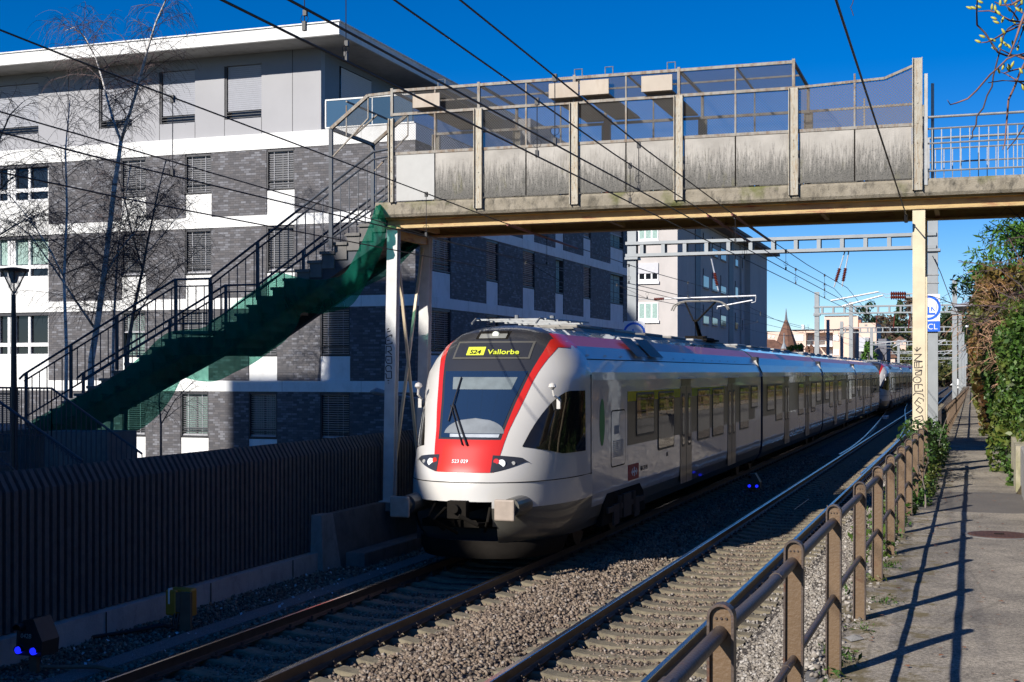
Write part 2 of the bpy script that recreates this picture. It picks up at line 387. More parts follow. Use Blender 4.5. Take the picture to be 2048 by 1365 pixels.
# ================= ground =================
XA,XB=-7.63,-3.90   # track centres
def surf_h(x,y):
    """height of the ballast and shoulders"""
    z=-.235
    if x<-9.2: z=-.22
    d=abs(x-(XA+XB)/2)
    if d<.75: z=-.235+.11*math.cos(d/.75*math.pi/2)
    if x>-2.55: z=-.235+min(1,(x+2.55)/1.5)*.75
    if abs(x-XA)>1.25 and abs(x-XA)<1.5 : z=-.21
    return z
t=NT('bare_ground'); m_ground=t.bsdf(t.ramp(t.noise(t.pos(),.15,6),[(.35,(.07,.06,.045)),(.65,(.12,.11,.08))]),.95)
g=MB(); S=[-900,-300,-100,-40,-11]
g.poly([(-1500,-600,-.55),(1500,-600,-.55),(1500,2500,-.55),(-1500,2500,-.55)]); struct(g.build('ground',m_ground))
m_gravel=gravel('ballast_far',[(.06,.045,.035),(.12,.095,.075),(.18,.15,.12),(.28,.25,.21),(.10,.08,.06)],24)
b=MB(); xs=np.linspace(-10.6,-.9,50); ys=list(np.linspace(4,40,60))+list(np.linspace(41,100,30))+[130,160,220,300]
rows=[]
for y in ys: rows.append([(x,y,surf_h(x,y)+.018*math.sin(x*7+y*3.1)*math.sin(y*2.3-x)) for x in xs])
b.grid([[p for p in r] for r in rows]); struct(b.build('ballast_bed',m_gravel,smooth=True,fixn=False))
t=NT('fine_grit'); P=t.pos(); m_grit=t.bsdf(t.mix(t.ramp(t.noise(P,90,3),[(.4,0.),(.6,1.)]),(.10,.095,.09),(.24,.23,.22)),.9,bump=t.noise(P,90,3),bs=.6)
b=MB(); b.box(-9.5,-9.16,4,60,-.4,-.185); struct(b.build('cess_path',m_grit))
# asphalt path
t=NT('worn_asphalt'); P=t.pos(); n1=t.noise(P,130,3,.7); n2=t.noise(P,1.1,6,.65)
n3=t.noise(P,38,4,.75); c=t.mix(t.ramp(t.math('ADD',t.math('MULTIPLY',n1,.5),t.math('MULTIPLY',n3,.5)),[(.42,0.),(.58,1.)]),(.15,.135,.115),(.46,.42,.365))
ct=t.n('ShaderNodeTexVoronoi'); ct.feature='DISTANCE_TO_EDGE'; t.l(t.pos(),ct.inputs['Vector']); ct.inputs['Scale'].default_value=.55
c=t.mix(t.ramp(ct.outputs['Distance'],[(.0,.4),(.008,0.)]),c,(.10,.09,.07)); c=t.mix(1.,c,t.ramp(n2,[(.36,(.55,.53,.50)),(.62,(1.08,1.03,.94))]),'MULTIPLY')
sp_=t.ramp(t.noise(P,16,5,.8),[(.60,0.),(.68,.5)]); c=t.mix(sp_,c,(.10,.085,.065))
moss=t.ramp(t.math('ADD',t.noise(P,5,6,.7),t.math('MULTIPLY',t.sep(P)[0],-.22)),[(.60,0.),(.70,.85)]); c=t.mix(moss,c,(.13,.10,.04))
yy_=t.math('ADD',t.sep(P)[1],t.math('MULTIPLY',t.noise(P,3,3),.25)); pm_=t.math('MULTIPLY',t.math('GREATER_THAN',yy_,17.35),t.math('LESS_THAN',yy_,20.2)); c=t.mix(t.math('MULTIPLY',pm_,.85),c,(.10,.09,.082))
le=t.ramp(t.noise(t.pos(1,2.2,1),7,2),[(.735,0.),(.745,.7)]); c=t.mix(le,c,(.26,.10,.045))
m_asph=t.bsdf(c,.92,bump=t.noise(P,110,3,.7),bs=.5,bd=.01)
t=NT('dark_asphalt_patch'); P=t.pos(); m_patch=t.bsdf(t.ramp(t.noise(P,120,3),[(.4,(.10,.092,.085)),(.65,(.21,.195,.175))]),.92,bump=t.noise(P,110,3),bs=.4)
from mathutils import noise as mnoise
b=MB(); ys2=list(np.arange(-14,4,1.))+list(np.arange(4,42,.22))+list(np.arange(42,171,1.5)); rows=[]
for y in ys2:
    xr=1.7 if y<19 else .66; xs_=[-.86+.05*math.sin(y*1.7)+.03*math.sin(y*4.3)]+[-.74+(xr+.74)*k/12 for k in range(13)]
    rows.append([(x,y,1.452-(.02 if i==0 else 0)+.012*mnoise.noise(Vector((x*1.8,y*1.3,3)))+.006*mnoise.noise(Vector((x*5,y*4,7)))) for i,x in enumerate(xs_)])
b.grid(rows); fp=struct(b.build('footpath',m_asph,smooth=True))
b=MB(); b.prism([(-.9,-.5),(-.9,1.41),(-.62,1.43),(-.62,-.5)],'y',-14,170); struct(b.build('path_retaining_wall',m_concd))
# right bank beyond the path
t=NT('bank_soil'); P=t.pos(); m_bank=t.bsdf(t.mix(t.ramp(t.noise(P,.7,5),[(.42,0.),(.6,1.)]),(.03,.04,.012),(.10,.07,.035)),.95,bump=t.noise(P,7,5),bs=1.,bd=.2)
b=MB(); rows=[]
for y in np.linspace(-30,320,120):
    k=0 if y<19 else 1
    x0=1.7 if y<19 else .62
    rr=[]
    for j,(dx,z) in enumerate([(0,1.3),(.25,1.9),(.7,2.9),(1.6,3.9),(4,5),(10,7),(30,10),(90,14)]):
        rr.append((x0+dx+.15*math.sin(y*.9+j),y,z+.25*math.sin(y*.7+j*1.3)*(j>0)))
    rows.append(rr)
b.grid(rows); struct(b.build('embankment',m_bank,smooth=True))
# ----- loose ballast stones
ico_v=[];ph=(1+5**.5)/2
for a in(-1,1):
    for c_ in(-ph,ph): ico_v+=[(0,a,c_),(a,c_,0),(c_,0,a)]
ico_v=np.array(ico_v)/math.sqrt(1+ph*ph)
def hull_faces(V):
    fs=[]
    n=len(V)
    for i in range(n):
        for j in range(i+1,n):
            for k in range(j+1,n):
                nn=np.cross(V[j]-V[i],V[k]-V[i]); d=(V-V[i])@nn
                if (d<1e-6).all(): fs.append((i,j,k))
                elif (d>-1e-6).all(): fs.append((i,k,j))
    return fs
oct_v=np.array([(1,0,.2),(-.9,.2,0),(.1,1,0),(0,-1,.15),(.1,.1,.9),(-.1,0,-.9),(.6,.62,.4),(-.55,-.5,.5)])
oct_f=hull_faces(oct_v)
m_stone=stone('ballast_stones',[(.06,.043,.032),(.13,.095,.07),(.20,.15,.107),(.26,.21,.16),(.16,.115,.08),(.23,.17,.125),(.32,.28,.24)])
m_stoneg=stone('grey_shoulder_stones',[(.13,.115,.10),(.24,.21,.175),(.32,.29,.25),(.18,.155,.125),(.45,.42,.38)])
def stones(name,x0,x1,y0,y1,dens,smin,smax,mat,label):
    n=int((x1-x0)*(y1-y0)*dens); x=rng.uniform(x0,x1,n); y=rng.uniform(y0,y1,n)
    z=np.array([surf_h(a,c) for a,c in zip(x,y)])+rng.uniform(-.012,.022,n)
    s=rng.uniform(smin,smax,n)**1; sc3=np.stack([s*rng.uniform(.7,1.3,n),s*rng.uniform(.7,1.2,n),s*rng.uniform(.5,.95,n)],1)
    o=soup(name,oct_v,oct_f,np.stack([x,y,z],1),rots(n),sc3,mat); return struct(o,label,'stuff')
for i,(x0,x1) in enumerate([(-10.45,-9.5),(-9.16,-8.5),(-8.3,-6.97),(-6.8,-4.75),(-4.55,-3.25),(-3.05,-.95)]):
    m=m_stoneg if x0>-3.2 else m_stone
    a=.017 if i in (0,4) else .021
    c=.036 if i in (0,4) else .042
    if i==5: a,c=.018,.036
    # only stretches the photo shows
    y0=7 if x0>-7 else 9.5
    stones('ballast_stones',x0,x1,y0,19,520 if i!=0 else 380,a,c,m,None)
    if i!=2: stones('ballast_stones',x0,x1,19,32,330,a*1.05,c*1.05,m,None)
    if i in(3,4,5): stones('ballast_stones',x0,x1,32,55,130,a*1.3,c*1.3,m,None)

# ================= tracks =================
RP=[(-.07,-.16),(.07,-.16),(.07,-.15),(.022,-.132),(.009,-.12),(.009,-.045),(.034,-.035),(.036,-.008),(.028,0),(-.028,0),(-.036,-.008),(-.034,-.035),(-.009,-.045),(-.009,-.12),(-.022,-.132),(-.07,-.15)]
def railmesh(path,parent,name='rail'):
    mb=MB(); rows=[]
    path=[Vector((p[0],p[1],p[2] if len(p)>2 else 0)) for p in path]
    for i,p in enumerate(path):
        d=(path[min(i+1,len(path)-1)]-path[max(0,i-1)]).normalized(); a=Vector((d.y,-d.x,0))
        rows.append([p+a*q[0]+Vector((0,0,q[1])) for q in RP+RP[:1]])
    mb.grid(rows,fm=lambda i,j:1 if 7<=j<=9 else 0); mb.poly(rows[0][:-1]); mb.poly(rows[-1][:-1])
    return mb.build(name,[m_rail,m_railtop],parent,fixn=True)
def sleepermb(x,y,mb=None):
    mb=mb or MB(); w=.13
    xs=[-1.25,-1.1,-.95,-.56,-.42,-.25,0,.25,.42,.56,.95,1.1,1.25]; zs=[-.20,-.19,-.165,-.165,-.19,-.205,-.205,-.205,-.19,-.165,-.165,-.19,-.20]
    rows=[]
    for dy,dz in ((-w-.03,-.2),(-w,-.012),(-w+.02,0),(w-.02,0),(w,-.012),(w+.03,-.2)):
        rows.append([(x+a,y+dy,c+dz) for a,c in zip(xs,zs)])
    mb.grid(rows)
    for s in(-.7525,.7525):
        for k in(-.105,.105): mb.box(x+s+k-.045,x+s+k+.045,y-.05,y+.05,-.168,-.135,1); mb.tube([(x+s+k,y-.01,-.14),(x+s+k,y+.0,-.095)],.016,5,1)
    return mb
def track(XC,label,ya,yb,y1,group):
    tr=thing('railway_track',label,'railway track',(XC,ya,0),group)
    for s in(-.7525,.7525): railmesh([(XC+s,ya),(XC+s,yb)],tr)
    y=ya+.1; base=sleepermb(XC,y).build('sleeper',[m_sleeper,m_clip],tr,fixn=True); k=0
    n=int((y1-ya)/.6)
    for k in range(1,n):
        c=base.copy(); COL.objects.link(c); c.parent=tr; c.location=(0,.6*k+random.uniform(-.015,.015),random.uniform(-.006,.004)); c.rotation_euler=(0,0,random.uniform(-.006,.006))
    mb=MB(); yy=ya+.1+.6*n
    while yy<150: sleepermb(XC,yy,mb); yy+=.6
    o=mb.build('sleeper',[m_sleeper,m_clip],tr,fixn=True); o['kind']='stuff'
    return tr
T1=track(XA,'rusty railway track the red and white train runs on',7.,320,64,'parallel railway tracks')
T2=track(XB,'empty sunlit railway track between the train and the brown railing',7.,320,66,'parallel railway tracks')
# crossover rails
cx=thing('crossover_rails','curved turnout rails swinging from the empty track towards the train','turnout',(XB-1,60,0))
def curve(pts,n=30):
    out=[]
    P=[Vector((p[0],p[1],0)) for p in pts]
    for i in range(len(P)-1):
        a=P[max(i-1,0)];b_=P[i];c_=P[i+1];d=P[min(i+2,len(P)-1)]
        for k in range(n//2):
            t_=k/(n//2); out.append(.5*((2*b_)+(c_-a)*t_+(2*a-5*b_+4*c_-d)*t_*t_+(3*b_-a-3*c_+d)*t_**3))
    out.append(P[-1]); return out
Z5=lambda x,y:(1480+x/4.55,680+y/4.55)
railmesh([(p.x,p.y,-.004) for p in curve([gp(*Z5(900,1040)),gp(*Z5(1030,960)),gp(*Z5(1150,860)),gp(*Z5(1260,740)),gp(*Z5(1310,670)),gp(*Z5(1330,630))])],cx)
railmesh([(p.x,p.y,-.004) for p in curve([gp(*Z5(1100,1215)),gp(*Z5(1300,1040)),gp(*Z5(1420,925)),gp(*Z5(1485,820)),gp(*Z5(1508,730)),gp(*Z5(1500,640)),gp(*Z5(1520,575))])],cx)
b=MB(); q=gp(*Z5(1325,700)); b.box(q[0]-.15,q[0]+.15,q[1]-1.2,q[1]+1.2,-.2,.06); tag(b.build('point_heater_box',m_arm,bevel=.02),'small white box beside the curved turnout rail','equipment box')
# thin loose rod on the track
b=MB(); b.tube([gp(1589,1019,-.19),gp(1617,999,-.18)],.008,5); tag(b.build('loose_rod',m_arm),'thin pale rod lying across the sleepers of the empty track','rod')
# ================= ribbed barrier and low wall on the far side of the railway =================
nb=thing('noise_barrier','dark ribbed concrete barrier running along the left side of the railway','barrier',(-10.6,4,0))
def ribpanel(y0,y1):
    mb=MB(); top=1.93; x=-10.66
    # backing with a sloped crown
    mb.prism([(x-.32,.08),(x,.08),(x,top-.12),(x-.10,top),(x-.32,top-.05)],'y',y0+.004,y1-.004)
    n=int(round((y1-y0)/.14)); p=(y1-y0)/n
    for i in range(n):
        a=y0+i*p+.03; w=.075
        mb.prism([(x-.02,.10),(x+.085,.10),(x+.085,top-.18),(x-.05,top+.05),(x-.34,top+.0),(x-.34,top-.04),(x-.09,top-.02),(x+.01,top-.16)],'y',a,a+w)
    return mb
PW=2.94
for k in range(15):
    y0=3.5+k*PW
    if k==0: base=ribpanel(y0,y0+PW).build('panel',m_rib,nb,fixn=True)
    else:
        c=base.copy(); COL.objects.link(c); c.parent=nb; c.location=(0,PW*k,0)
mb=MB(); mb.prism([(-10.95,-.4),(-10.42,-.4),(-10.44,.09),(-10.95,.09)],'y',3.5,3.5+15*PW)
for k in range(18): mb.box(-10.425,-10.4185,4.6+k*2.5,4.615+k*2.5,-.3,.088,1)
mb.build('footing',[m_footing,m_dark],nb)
# low wall with tapering end pier, post plinth on it, trough in front
q=gp(632,1140,-.2); X0=q[0]; Y0=q[1]
lw=thing('low_concrete_wall','low dark concrete wall with a pale tapering end pier beside the bridge post','wall',(X0,Y0,0))
mb=MB(); mb.grid([[(X0-.22,Y0-.05,-.3),(X0+.16,Y0-.05,-.3)],[(X0-.12,Y0,.72),(X0+.10,Y0,.72)]]); mb.grid([[(X0+.16,Y0-.05,-.3),(X0+.24,Y0+.5,-.3)],[(X0+.10,Y0,.72),(X0+.12,Y0+.4,.72)]]); mb.poly([(X0-.12,Y0,.72),(X0+.1,Y0,.72),(X0+.12,Y0+.4,.72),(X0-.12,Y0+.4,.72)]); mb.grid([[(X0-.22,Y0+.5,-.3),(X0-.22,Y0-.05,-.3)],[(X0-.12,Y0+.4,.72),(X0-.12,Y0,.72)]])
mb.build('end_pier',m_conc,lw)
mb=MB(); mb.prism([(X0-.14,-.3),(X0+.20,-.3),(X0+.06,.70),(X0-.14,.70)],'y',Y0+.35,34); mb.build('wall_body',m_concd,lw)
mb=MB(); mb.box(X0+.26,X0+.62,Y0+.6,34,-.3,.03); tag(mb.build('cable_trough',m_concd,bevel=.02),'dark concrete cable trough lying at the foot of the low wall','cable trough')

# ================= footbridge =================
BY0,BY1=23.2,25.1
fb=thing('footbridge','covered railway footbridge with stained panels and wire mesh on yellow steel beams','footbridge',(-5.5,BY0,0))
BXL,BXR=-10.3,9.
mb=MB(); mb.prism([(BY0-.10,6.03),(BY0-.13,6.08),(BY0-.13,6.26),(BY0-.10,6.31),(BY1+.10,6.31),(BY1+.13,6.26),(BY1+.13,6.08),(BY1+.10,6.03)],'x',BXL-.25,BXR); mb.build('deck',m_slab,fb)
for y in(BY0+.02,BY1-.22):   # I beams
    mb=MB(); mb.box(BXL-.1,BXR,y,y+.22,5.83,5.86); mb.box(BXL-.1,BXR,y,y+.22,6.00,6.027); mb.box(BXL-.1,BXR,y+.10,y+.125,5.86,6.0,0)
    mb.build('girder',m_yellow,fb)
mb=MB(); mb.box(BXL,BXR,BY0+.25,BY1-.25,6.015,6.026); mb.build('soffit_sheet',m_underside,fb)
for k in range(9):
    x=-10.0+k*1.35*1.4
    if x<8.8: MB().beam((x,BY0+.26,5.93),(x+.0,BY1-.24,5.93),.08,.10).build('cross_beam',m_yellow,fb)
PX=[-10.2,-8.48,-6.67,-4.79,-2.83,-.83]
# far parapet posts and near parapet posts, panels
def post(x,y,z0,z1,w=.17,d=.09,mat=m_rustpost,rot=0):
    mb=MB(); mb.box(x-w/2,x+w/2,y-.008,y+.008,z0,z1); mb.box(x-w/2-.004,x-w/2+.01,y-d/2,y+d/2,z0-.001,z1+.001); mb.box(x+w/2-.01,x+w/2+.004,y-d/2,y+d/2,z0-.001,z1+.001)
    for k in range(6): mb.tube([(x,y-.012,z0+.12+k*(z1-z0-.2)/6),(x,y-.02,z0+.12+k*(z1-z0-.2)/6)],.012,6)
    return mb.build('post',mat,fb)
for i,x in enumerate(PX):
    top=7.93 if 0<i<5 else (7.85 if i==0 else 8.28)
    post(x,BY0-.165,6.12 if i else 6.3,top,.15 if i else .09)
    post(x,BY1+.165,6.12,7.93,.15)
for i in range(5):
    a=PX[i]+.09; b_=PX[i+1]-.09; m_=(a+b_)/2
    for k,(p,q) in enumerate(((a,m_-.012),(m_+.012,b_))):
        mat=m_panel
        if i==0 and k==0: mat=m_greypanel if 'm_greypanel' in globals() else M('new_grey_panel',(.40,.40,.385),.6,var=.04,dirt=((.35,.33,.3),.3))
        MB().box(p,q,BY0-.14,BY0-.105,6.32,7.17).build('side_panel',mat,fb,label='clean light grey replacement panel' if mat.name.startswith('new') else None)
        MB().box(p,q,BY1+.105,BY1+.14,6.32,7.17).build('side_panel',m_panel,fb)
    MB().box(m_-.01,m_+.01,BY0-.13,BY0-.11,6.32,7.17).build('panel_joint',m_dark,fb)
# rails around the mesh
def bar(x0,x1,y,z,r=.022,mat=None): MB().beam((x0,y,z),(x1,y,z),.045,.05).build('mesh_frame',mat or m_galv,fb)
for y in(BY0-.13,BY1+.13):
    bar(PX[0],PX[5],y,7.20); bar(PX[0],PX[4]+.05,y,7.93)
    for i in range(5):
        m_=(PX[i]+PX[i+1])/2
        MB().beam((m_,y,7.2),(m_,y,7.93 if i<4 else 8.1),.03,.03).build('mesh_frame',m_galv,fb)
MB().beam((PX[4],BY0-.13,7.93),(-1.35,BY0-.13,7.99),.04,.04).build('mesh_frame',m_galv,fb)
MB().beam((-1.35,BY0-.13,7.99),(PX[5],BY0-.13,8.19),.04,.04).build('mesh_frame',m_galv,fb)
bar(PX[4],PX[5],BY1+.13,7.55); MB().beam((PX[4],BY1+.13,7.93),(PX[5],BY1+.13,7.95),.04,.04).build('mesh_frame',m_galv,fb)
for x,y in((-1.75,BY1+.13),): MB().beam((x,y,7.2),(x,y,7.55),.03,.03).build('mesh_frame',m_galv,fb)
for i in range(5): MB().poly([(PX[i],BY1+.12,7.22),(PX[i+1],BY1+.12,7.22),(PX[i+1],BY1+.12,7.92),(PX[i],BY1+.12,7.92)]).build('wire_mesh',m_wire,fb)
for i in range(4): MB().poly([(PX[i],BY0-.12,7.22),(PX[i+1],BY0-.12,7.22),(PX[i+1],BY0-.12,7.92),(PX[i],BY0-.12,7.92)]).build('wire_mesh',m_wire,fb)
MB().poly([(PX[4],BY0-.12,7.22),(PX[5],BY0-.12,7.22),(PX[5],BY0-.12,8.18),(-1.35,BY0-.12,7.98),(PX[4],BY0-.12,7.92)]).build('wire_mesh',m_wireb,fb)
# upper cage: side band and roof
CT_=8.37
for y in(BY0-.13,BY1+.13): bar(PX[0],PX[4],y,CT_)
for i in range(5):
    for y in(BY0-.13,BY1+.13): MB().beam((PX[i],y,7.9),(PX[i],y,CT_+.05),.05,.05).build('cage_post',m_galv,fb)
    MB().beam((PX[i],BY0-.13,CT_),(PX[i],BY1+.13,CT_),.05,.04).build('roof_bar',m_galv,fb)
    if i<4:
        m_=(PX[i]+PX[i+1])/2
        MB().beam((m_,BY0-.13,CT_),(m_,BY1+.13,CT_),.03,.03).build('roof_bar',m_galv,fb)
        for y in(BY0-.13,BY1+.13): MB().beam((m_,y,7.93),(m_,y,CT_),.025,.025).build('mesh_frame',m_galv,fb)
        MB().poly([(PX[i],BY0-.13,CT_+.02),(PX[i+1],BY0-.13,CT_+.02),(PX[i+1],BY1+.13,CT_+.02),(PX[i],BY1+.13,CT_+.02)]).build('roof_mesh',m_wireb,fb)
        for y in(BY0-.125,BY1+.125): MB().poly([(PX[i],y,7.95),(PX[i+1],y,7.95),(PX[i+1],y,CT_),(PX[i],y,CT_)]).build('wire_mesh',m_wire,fb)
MB().beam((PX[0],24.15,CT_),(PX[4],24.15,CT_),.03,.03).build('roof_bar',m_galv,fb)
# far-side dark rails and rust red post
MB().beam((PX[0],BY1+.12,7.56),(PX[4],BY1+.12,7.56),.03,.05).build('mesh_frame',m_underside,fb)
p_=yp(1216,290,BY1+.1); MB().beam((p_[0],BY1+.05,6.3),(p_[0],BY1+.05,8.0),.12,.10).build('red_post',M('oxide_red_steel',(.20,.045,.03),.6),fb)
# protective boxes over the wires
m_box=M('weathered_pale_box',(.45,.39,.32),.75,var=.08,scale=3,dirt=((.30,.22,.15),.5))
for (u0,u1,v0,v1) in((826,880,186,217),(1098,1157,164,198),(1160,1218,158,192),(1283,1345,149,185)):
    a=yp(u0,v1,BY0-.25); c=yp(u1,v0,BY0-.25)
    mb=MB(); mb.box(a[0],c[0],BY0-.27,BY0-.235,a[2],c[2]); mb.box(a[0]+.02,c[0]-.02,BY0-.235,BY1+.3,a[2]+.0,a[2]+.03); mb.build('cable_shroud',m_box,fb,bevel=.006)
    xm=(a[0]+c[0])/2+.2; mb=MB(); mb.tube([(xm-.07,BY0,CT_),(xm-.07,BY0,CT_+.18),(xm+.07,BY0,CT_+.18),(xm+.07,BY0,CT_+.02)],.012,6); mb.build('lifting_hook',m_galvc,fb)
# open railing on the right of the cage
mb=MB(); z0=6.31
for y in(BY0-.1,BY1+.1):
    rp=thing('bridge_railing','galvanised open railing on the %s edge of the bridge deck'%('near' if y<24 else 'far'),'railing',(-.7,y,z0))
    MB().tube([(-.75,y,7.31),(8.8,y,7.31)],.022,8).build('top_rail',m_galvc,rp)
    for z in (7.12,6.88,6.43): MB().tube([(-.75,y,z),(8.8,y,z)],.016,6).build('rail',m_galvc,rp)
    mb=MB()
    x=-.6
    while x<8.8: mb.box(x-.008,x+.008,y-.008,y+.008,6.43,7.12); x+=.145
    mb.build('balusters',m_galvc,rp)
    for x in(-.72,1.2,3.1,5.,6.9,8.7): MB().beam((x,y,6.2),(x,y,7.31),.045,.045).build('post',m_galvc,rp)
MB().beam((-.70,BY0-.12,6.2),(-.70,BY0-.12,8.02),.06,.05).build('post',m_galvc,fb); MB().beam((-.60,BY0+.1,6.2),(-.60,BY0+.1,7.9),.05,.05).build('post',m_galvc,fb)
# columns
def column(x,y,z0,z1,mat,w=.20,d=.16,taper=0):
    mb=MB(); 
    mb.box(x-w/2,x+w/2,y-d/2,y-d/2+.014,z0,z1); mb.box(x-w/2,x+w/2,y+d/2-.014,y+d/2,z0,z1); mb.box(x-.006,x+.006,y-d/2+.014,y+d/2-.014,z0,z1)
    mb.box(x-w/2-.06,x+w/2+.06,y-d/2-.06,y+d/2+.06,z0-.02,z0); return mb
def lean(mb):
    mb.v=[(v[0]+.09*(v[2]-.72)/5.1,v[1],v[2]) for v in mb.v]; return mb
LX_=yp(777,1000,BY0+.1)[0]
cL=lean(column(LX_,BY0+.15,.72,5.83,m_pale,.21)).build('column',m_pale,fb); cL2=lean(column(LX_,BY1-.15,.72,5.83,m_pale,.21)).build('column',m_pale,fb)
MB().box(-10.35,-9.92,BY0-.1,BY1+.1,.55,.70).build('plinth',m_concd,fb)
MB().beam((LX_+.09,BY0+.24,5.74),(LX_+.09,BY1-.25,5.74),.12,.14).build('cross_head',m_yellow,fb)
MB().beam((LX_+.1,BY0+.25,5.6),(LX_,BY1-.25,.9),.05,.05).build('brace',m_cream,fb); MB().beam((LX_+.05,BY1-.25,5.6),(LX_,BY0+.25,.9),.05,.05).build('brace',m_cream,fb)
cR=column(-.815,BY0+.12,.2,5.83,m_cream,.20,.14).build('column',m_cream,fb); cR2=column(-.83,BY1-.1,.2,5.83,m_cream,.2,.14).build('column',m_cream,fb)
m_ink=M('black_marker',(.02,.014,.02),.7)
def graffiti(parent,strokes,f,y,r):
    for st in strokes:
        pts=[f(*p) for p in st]
        mb=MB()
        for a,c in zip(pts,pts[1:]): mb.beam((a[0],y,a[1]),(c[0],y,c[1]),r,.004,up=(0,1,0))
        mb.build('graffiti',m_ink,parent)
def fl(x,y): q=yp(750+x/9.75,640+y/9.75,BY0+.068); return q[0],q[2]
GL=[[(330,345),(325,290),(215,345),(210,480),(335,465),(330,430)],[(235,405),(285,400)],[(215,665),(220,515),(310,520),(325,595),(240,625)],[(260,625),(330,680),(295,665)],
 [(215,715),(325,715),(330,850),(235,850),(210,800),(215,715)],[(235,785),(285,785)],[(320,970),(315,905),(250,890),(210,920),(215,985),(235,1010),(320,1000),(325,1140),(220,1140),(220,1055),(195,1055)],
 [(240,190),(275,170)],[(235,240),(305,215)],[(245,1185),(280,1185)],[(255,1235),(268,1235)]]
graffiti(cL,GL,fl,BY0+.066,.017)
def fr(x,y): q=yp(1815+x/6.83,690+y/6.83,BY0+.048); return q[0],q[2]
GR=[[(95,50),(125,90),(180,38)],[(130,30),(125,90)],[(90,130),(195,130)],[(185,135),(90,215),(205,225)],[(200,232),(95,235),(95,315),(200,310),(200,285)],[(125,240),(125,300)],[(155,240),(155,300)],
 [(100,345),(195,345),(185,412),(110,412),(105,385),(190,350)],[(130+55*math.cos(a*.52),478+42*math.sin(a*.52)) for a in range(13)],[(120,478),(132,478)],[(95,545),(200,540),(200,560)],[(95,545),(100,635),(205,632),(205,605)],[(145,548),(145,600)],
 [(75,690),(110,655),(150,665),(205,675),(225,712)],[(215,775),(215,745),(155,720),(95,795),(140,840),(158,830)],[(125,760),(180,803)],[(115,890),(170,840),(210,890),(175,935),(115,890)],
 [(95,1000),(200,965),(215,1020),(120,1080),(95,1000)],[(145,1022),(175,1015)],[(215,1130),(195,1080),(150,1090),(145,1140),(180,1190),(140,1250),(90,1180),(125,1160)]]
graffiti(cR,GR,fr,BY0+.046,.012)

# ================= staircase to the bridge =================
st=thing('bridge_staircase','long outdoor staircase with dark blue-grey railings climbing to the footbridge','staircase',(-18.,BY0,2.1))
A=(-10.45,6.28); B=(-14.15,3.96); Cc=(-14.95,3.96); D=(-18.55,2.08)
def flight(a,b_,n):
    dx=(b_[0]-a[0])/n; dz=(b_[1]-a[1])/n
    for k in range(n):
        x=a[0]+dx*k; z=a[1]+dz*(k+1)
        MB().box(x+dx-.03,x+.02,BY0+.06,BY1-.06,z-.055,z).build('tread',m_concd,st)  # darker concrete puts the shade on the steps into their colour
flight(A,B,14); flight(Cc,D,12)
mb=MB(); mb.prism([(A[0]+.2,A[1]-.1),(B[0],B[1]-.12),(Cc[0],Cc[1]-.12),(D[0]-.1,D[1]-.10),(D[0]-.1,D[1]-.42),(Cc[0]+.1,Cc[1]-.48),(B[0]+.15,B[1]-.48),(A[0]+.2,A[1]-.5)],'y',BY0+.14,BY0+.30); 
mb.prism([(A[0]+.2,A[1]-.1),(B[0],B[1]-.12),(Cc[0],Cc[1]-.12),(D[0]-.1,D[1]-.10),(D[0]-.1,D[1]-.42),(Cc[0]+.1,Cc[1]-.48),(B[0]+.15,B[1]-.48),(A[0]+.2,A[1]-.5)],'y',BY1-.30,BY1-.14); mb.build('stringers',m_stairsteel,st)
mb=MB(); mb.prism([(A[0]+.2,A[1]-.14),(B[0],B[1]-.16),(Cc[0],Cc[1]-.16),(D[0]-.1,D[1]-.14),(D[0]-.1,D[1]-.26),(Cc[0]+.1,Cc[1]-.3),(B[0]+.15,B[1]-.3),(A[0]+.2,A[1]-.3)],'y',BY0+.30,BY1-.30); mb.build('stair_slab',m_concd,st)
for (a_,b2,n_) in((A,B,14),(Cc,D,12)):
    dx=(b2[0]-a_[0])/n_; dz=(b2[1]-a_[1])/n_
    for k in range(n_):
        x=a_[0]+dx*k; z=a_[1]+dz*(k+1); MB().box(x+dx+.002,x-.004,BY0+.10,BY1-.10,z+dz-.16,z-.056).build('riser',m_concd,st)
for k in range(14):
    x=A[0]+(B[0]-A[0])*(k+.5)/14; z=A[1]+(B[1]-A[1])*(k+1)/14
MB().box(B[0]-.9,B[0]+.02,BY0+.06,BY1-.06,3.90,3.96).build('landing',m_conc,st)
